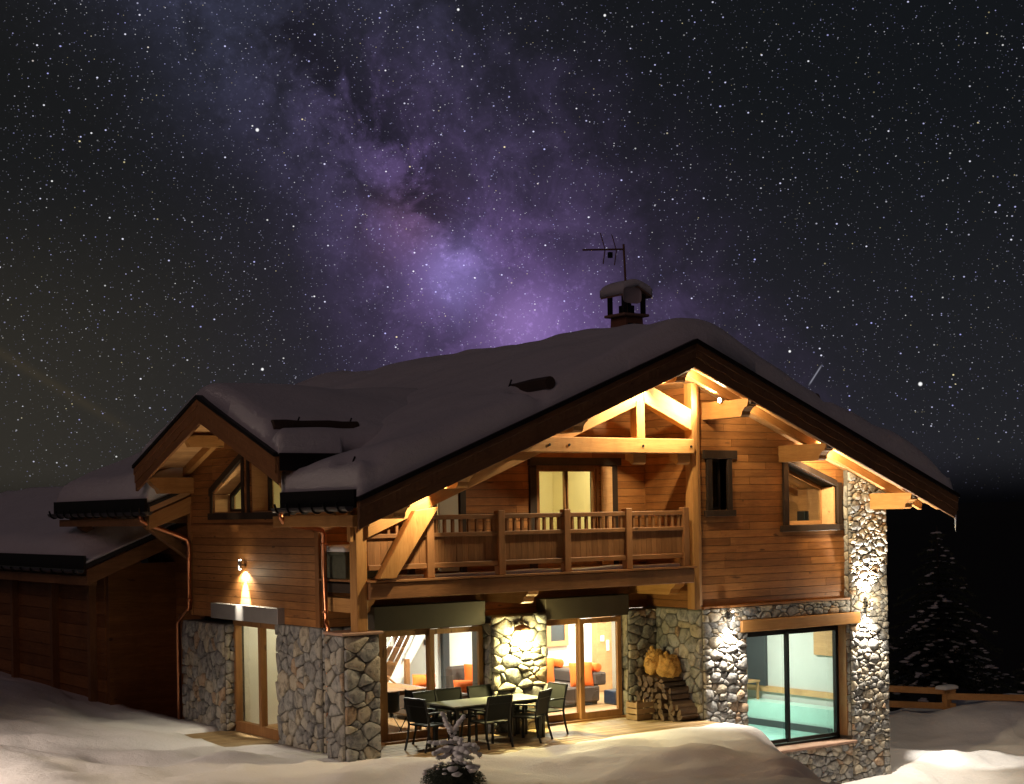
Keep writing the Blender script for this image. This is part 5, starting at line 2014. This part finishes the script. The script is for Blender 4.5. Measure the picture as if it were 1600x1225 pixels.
spruce(23.4, 8.5, -1.75, 4.65, 2.2, 1, 'tallest snowy spruce beyond the fence, right of the stone column', .5)
spruce(21.4, 9.5, -1.9, 3.5, 1.3, 2, 'shorter spruce just left of the tallest one, close to the column', .35)
spruce(27.6, 5.2, -2.6, 2.3, 1.3, 3, 'low snow laden spruce at the far right edge', .5)
spruce(25.6, 7.0, -2.6, 2.2, 1.2, 4, 'low dark spruce between the tallest one and the right edge', .4)
spruce(20.2, 10.9, -2.0, 2.4, 1.1, 6, 'small spruce half hidden behind the stone column', .4)

# little fir in the foreground snow
fx, fy = -.60, -3.10
fz = ground_z(fx, fy) + .06
FT = thing('little_fir', 'little snow covered fir with a forked white tip in the foreground', 'shrub', (fx, fy, fz), local=True)
MB().tube([(0, 0, -.1), (.01, 0, .4), (-.01, 0, .80)], [.022, .016, .008], 8).put('trunk', 'bark', FT)
R_ = random.Random(12)
nd = MB()
for q in range(9000):
    a = R_.uniform(0, 6.283)
    e = R_.random() ** .6
    nz_ = 1 + .34 * mnoise.noise(Vector((math.cos(a) * 1.5, math.sin(a) * 1.5, 5))) + .12 * mnoise.noise(Vector((a * 5, 0, 2)))
    r_ = .43 * e * R_.uniform(.85, 1.1) * nz_
    hh = .37 * math.sqrt(max(0, 1 - (r_ / .48) ** 2)) * R_.uniform(.35, 1.0)
    p = Vector((math.cos(a) * r_, math.sin(a) * r_ * .9, hh * .9 - .04))
    out = Vector((math.cos(a), math.sin(a), -.35 + R_.uniform(-.5, .3))).normalized()
    s = out.cross(Vector((0, 0, 1))).normalized()
    L_ = R_.uniform(.02, .05)
    s = (s + Vector((0, 0, R_.uniform(-.8, .8)))).normalized()
    nd.add([p - s * .005, p + s * .005, p + out * L_], [(0, 1, 2)])
    nd.add([p, p + s * .018 + out * .01, p + out * .012], [(0, 1, 2)])
nd.put('lower_branches', 'needle', FT, kind='stuff')
dm_ = MB()
for q in range(46):
    a = R_.uniform(0, 6.283)
    r_ = .40 * R_.random() ** .6
    hh = .30 * math.sqrt(max(0, 1 - (r_ / .50) ** 2))
    k_ = R_.uniform(.012, .034) * (1.5 if math.cos(a + .9) > .3 else .8)
    clump(dm_, (math.cos(a) * r_, math.sin(a) * r_ * .9, hh), k_ * 1.6, k_ * 1.3, k_ * .7, R_.random() * 30, 8)
dm_.put('snow_dusting', 'snow_clump', FT, smooth=True, kind='stuff')
core = MB()
clump(core, (0, 0, .04), .27, .24, .20, 3, 14)
core.put('inner_branches', 'needle', FT)


def snowy_bough(p0, p1, r, seed):
    p0, p1 = Vector(p0), Vector(p1)
    rr = random.Random(seed)
    L_ = (p1 - p0).length
    n = max(5, int(L_ / (r * .55)))
    b = MB()
    for i in range(n + 1):
        u = i / n
        c_ = p0.lerp(p1, u) + Vector((rr.uniform(-.25, .25) * r, rr.uniform(-.25, .25) * r, .25 * r * math.sin(u * 7 + seed)))
        k_ = r * (1.05 - .5 * abs(u - .5)) * rr.uniform(.65, 1.15)
        clump(b, c_, k_ * 1.1, k_ * 1.1, k_ * .8, rr.random() * 40, 9)
    b = b.put('snowy_bough', 'snow_clump', FT, smooth=True)
    tw = MB()
    for i in range(int(150 * L_ / .2)):
        q = p0.lerp(p1, rr.uniform(-.05, 1.08))
        d = Vector((rr.uniform(-1, 1), rr.uniform(-1, 1), rr.uniform(-1.0, .35))).normalized()
        q = q + d * r * .6
        e = q + d * rr.uniform(.012, .038)
        s = d.cross(Vector((0, 0, 1))).normalized() * .0035
        tw.add([q - s, q + s, e], [(0, 1, 2)])
    tw.beam(p0 - Vector((0, 0, r * .5)), p1 - Vector((0, 0, r * .4)), .008, .008)
    tw.put('twigs', 'needle', b, kind='stuff')


# the fork at the top lies across the view
rx_ = RGT
def V3(u, z, dpt=0):
    return rx_ * u + FWD * dpt + Vector((0, 0, z))


snowy_bough(V3(0, .70), V3(-.125, .94, .02), .038, 1)
snowy_bough(V3(.0, .70), V3(.165, .91, -.02), .036, 2)
snowy_bough(V3(0, .64), V3(.08, .745), .020, 3)
snowy_bough(V3(0, .64), V3(-.05, .72), .018, 4)
i = 5
for (u, z, d, du, dz, dd, r_) in ((.0, .60, 0, .13, .02, -.05, .038), (0, .56, 0, -.30, .01, 0, .036), (0, .55, .05, .34, -.09, .05, .045), (.1, .56, -.05, .20, -.02, -.1, .04),
                                  (0, .50, 0, -.22, -.05, -.15, .045), (0, .50, .0, .22, -.03, -.2, .05), (0, .48, .1, -.17, -.06, .18, .045), (.02, .45, 0, .10, -.05, -.25, .045),
                                  (-.02, .42, 0, -.16, -.04, -.12, .038), (.25, .50, .05, .11, -.13, .0, .035), (0, .44, 0, .25, -.10, .1, .045), (0, .38, -.1, .17, -.04, -.12, .035)):
    snowy_bough(V3(u, z, d), V3(u + du, z + dz, d + dd), r_, i)
    i += 1
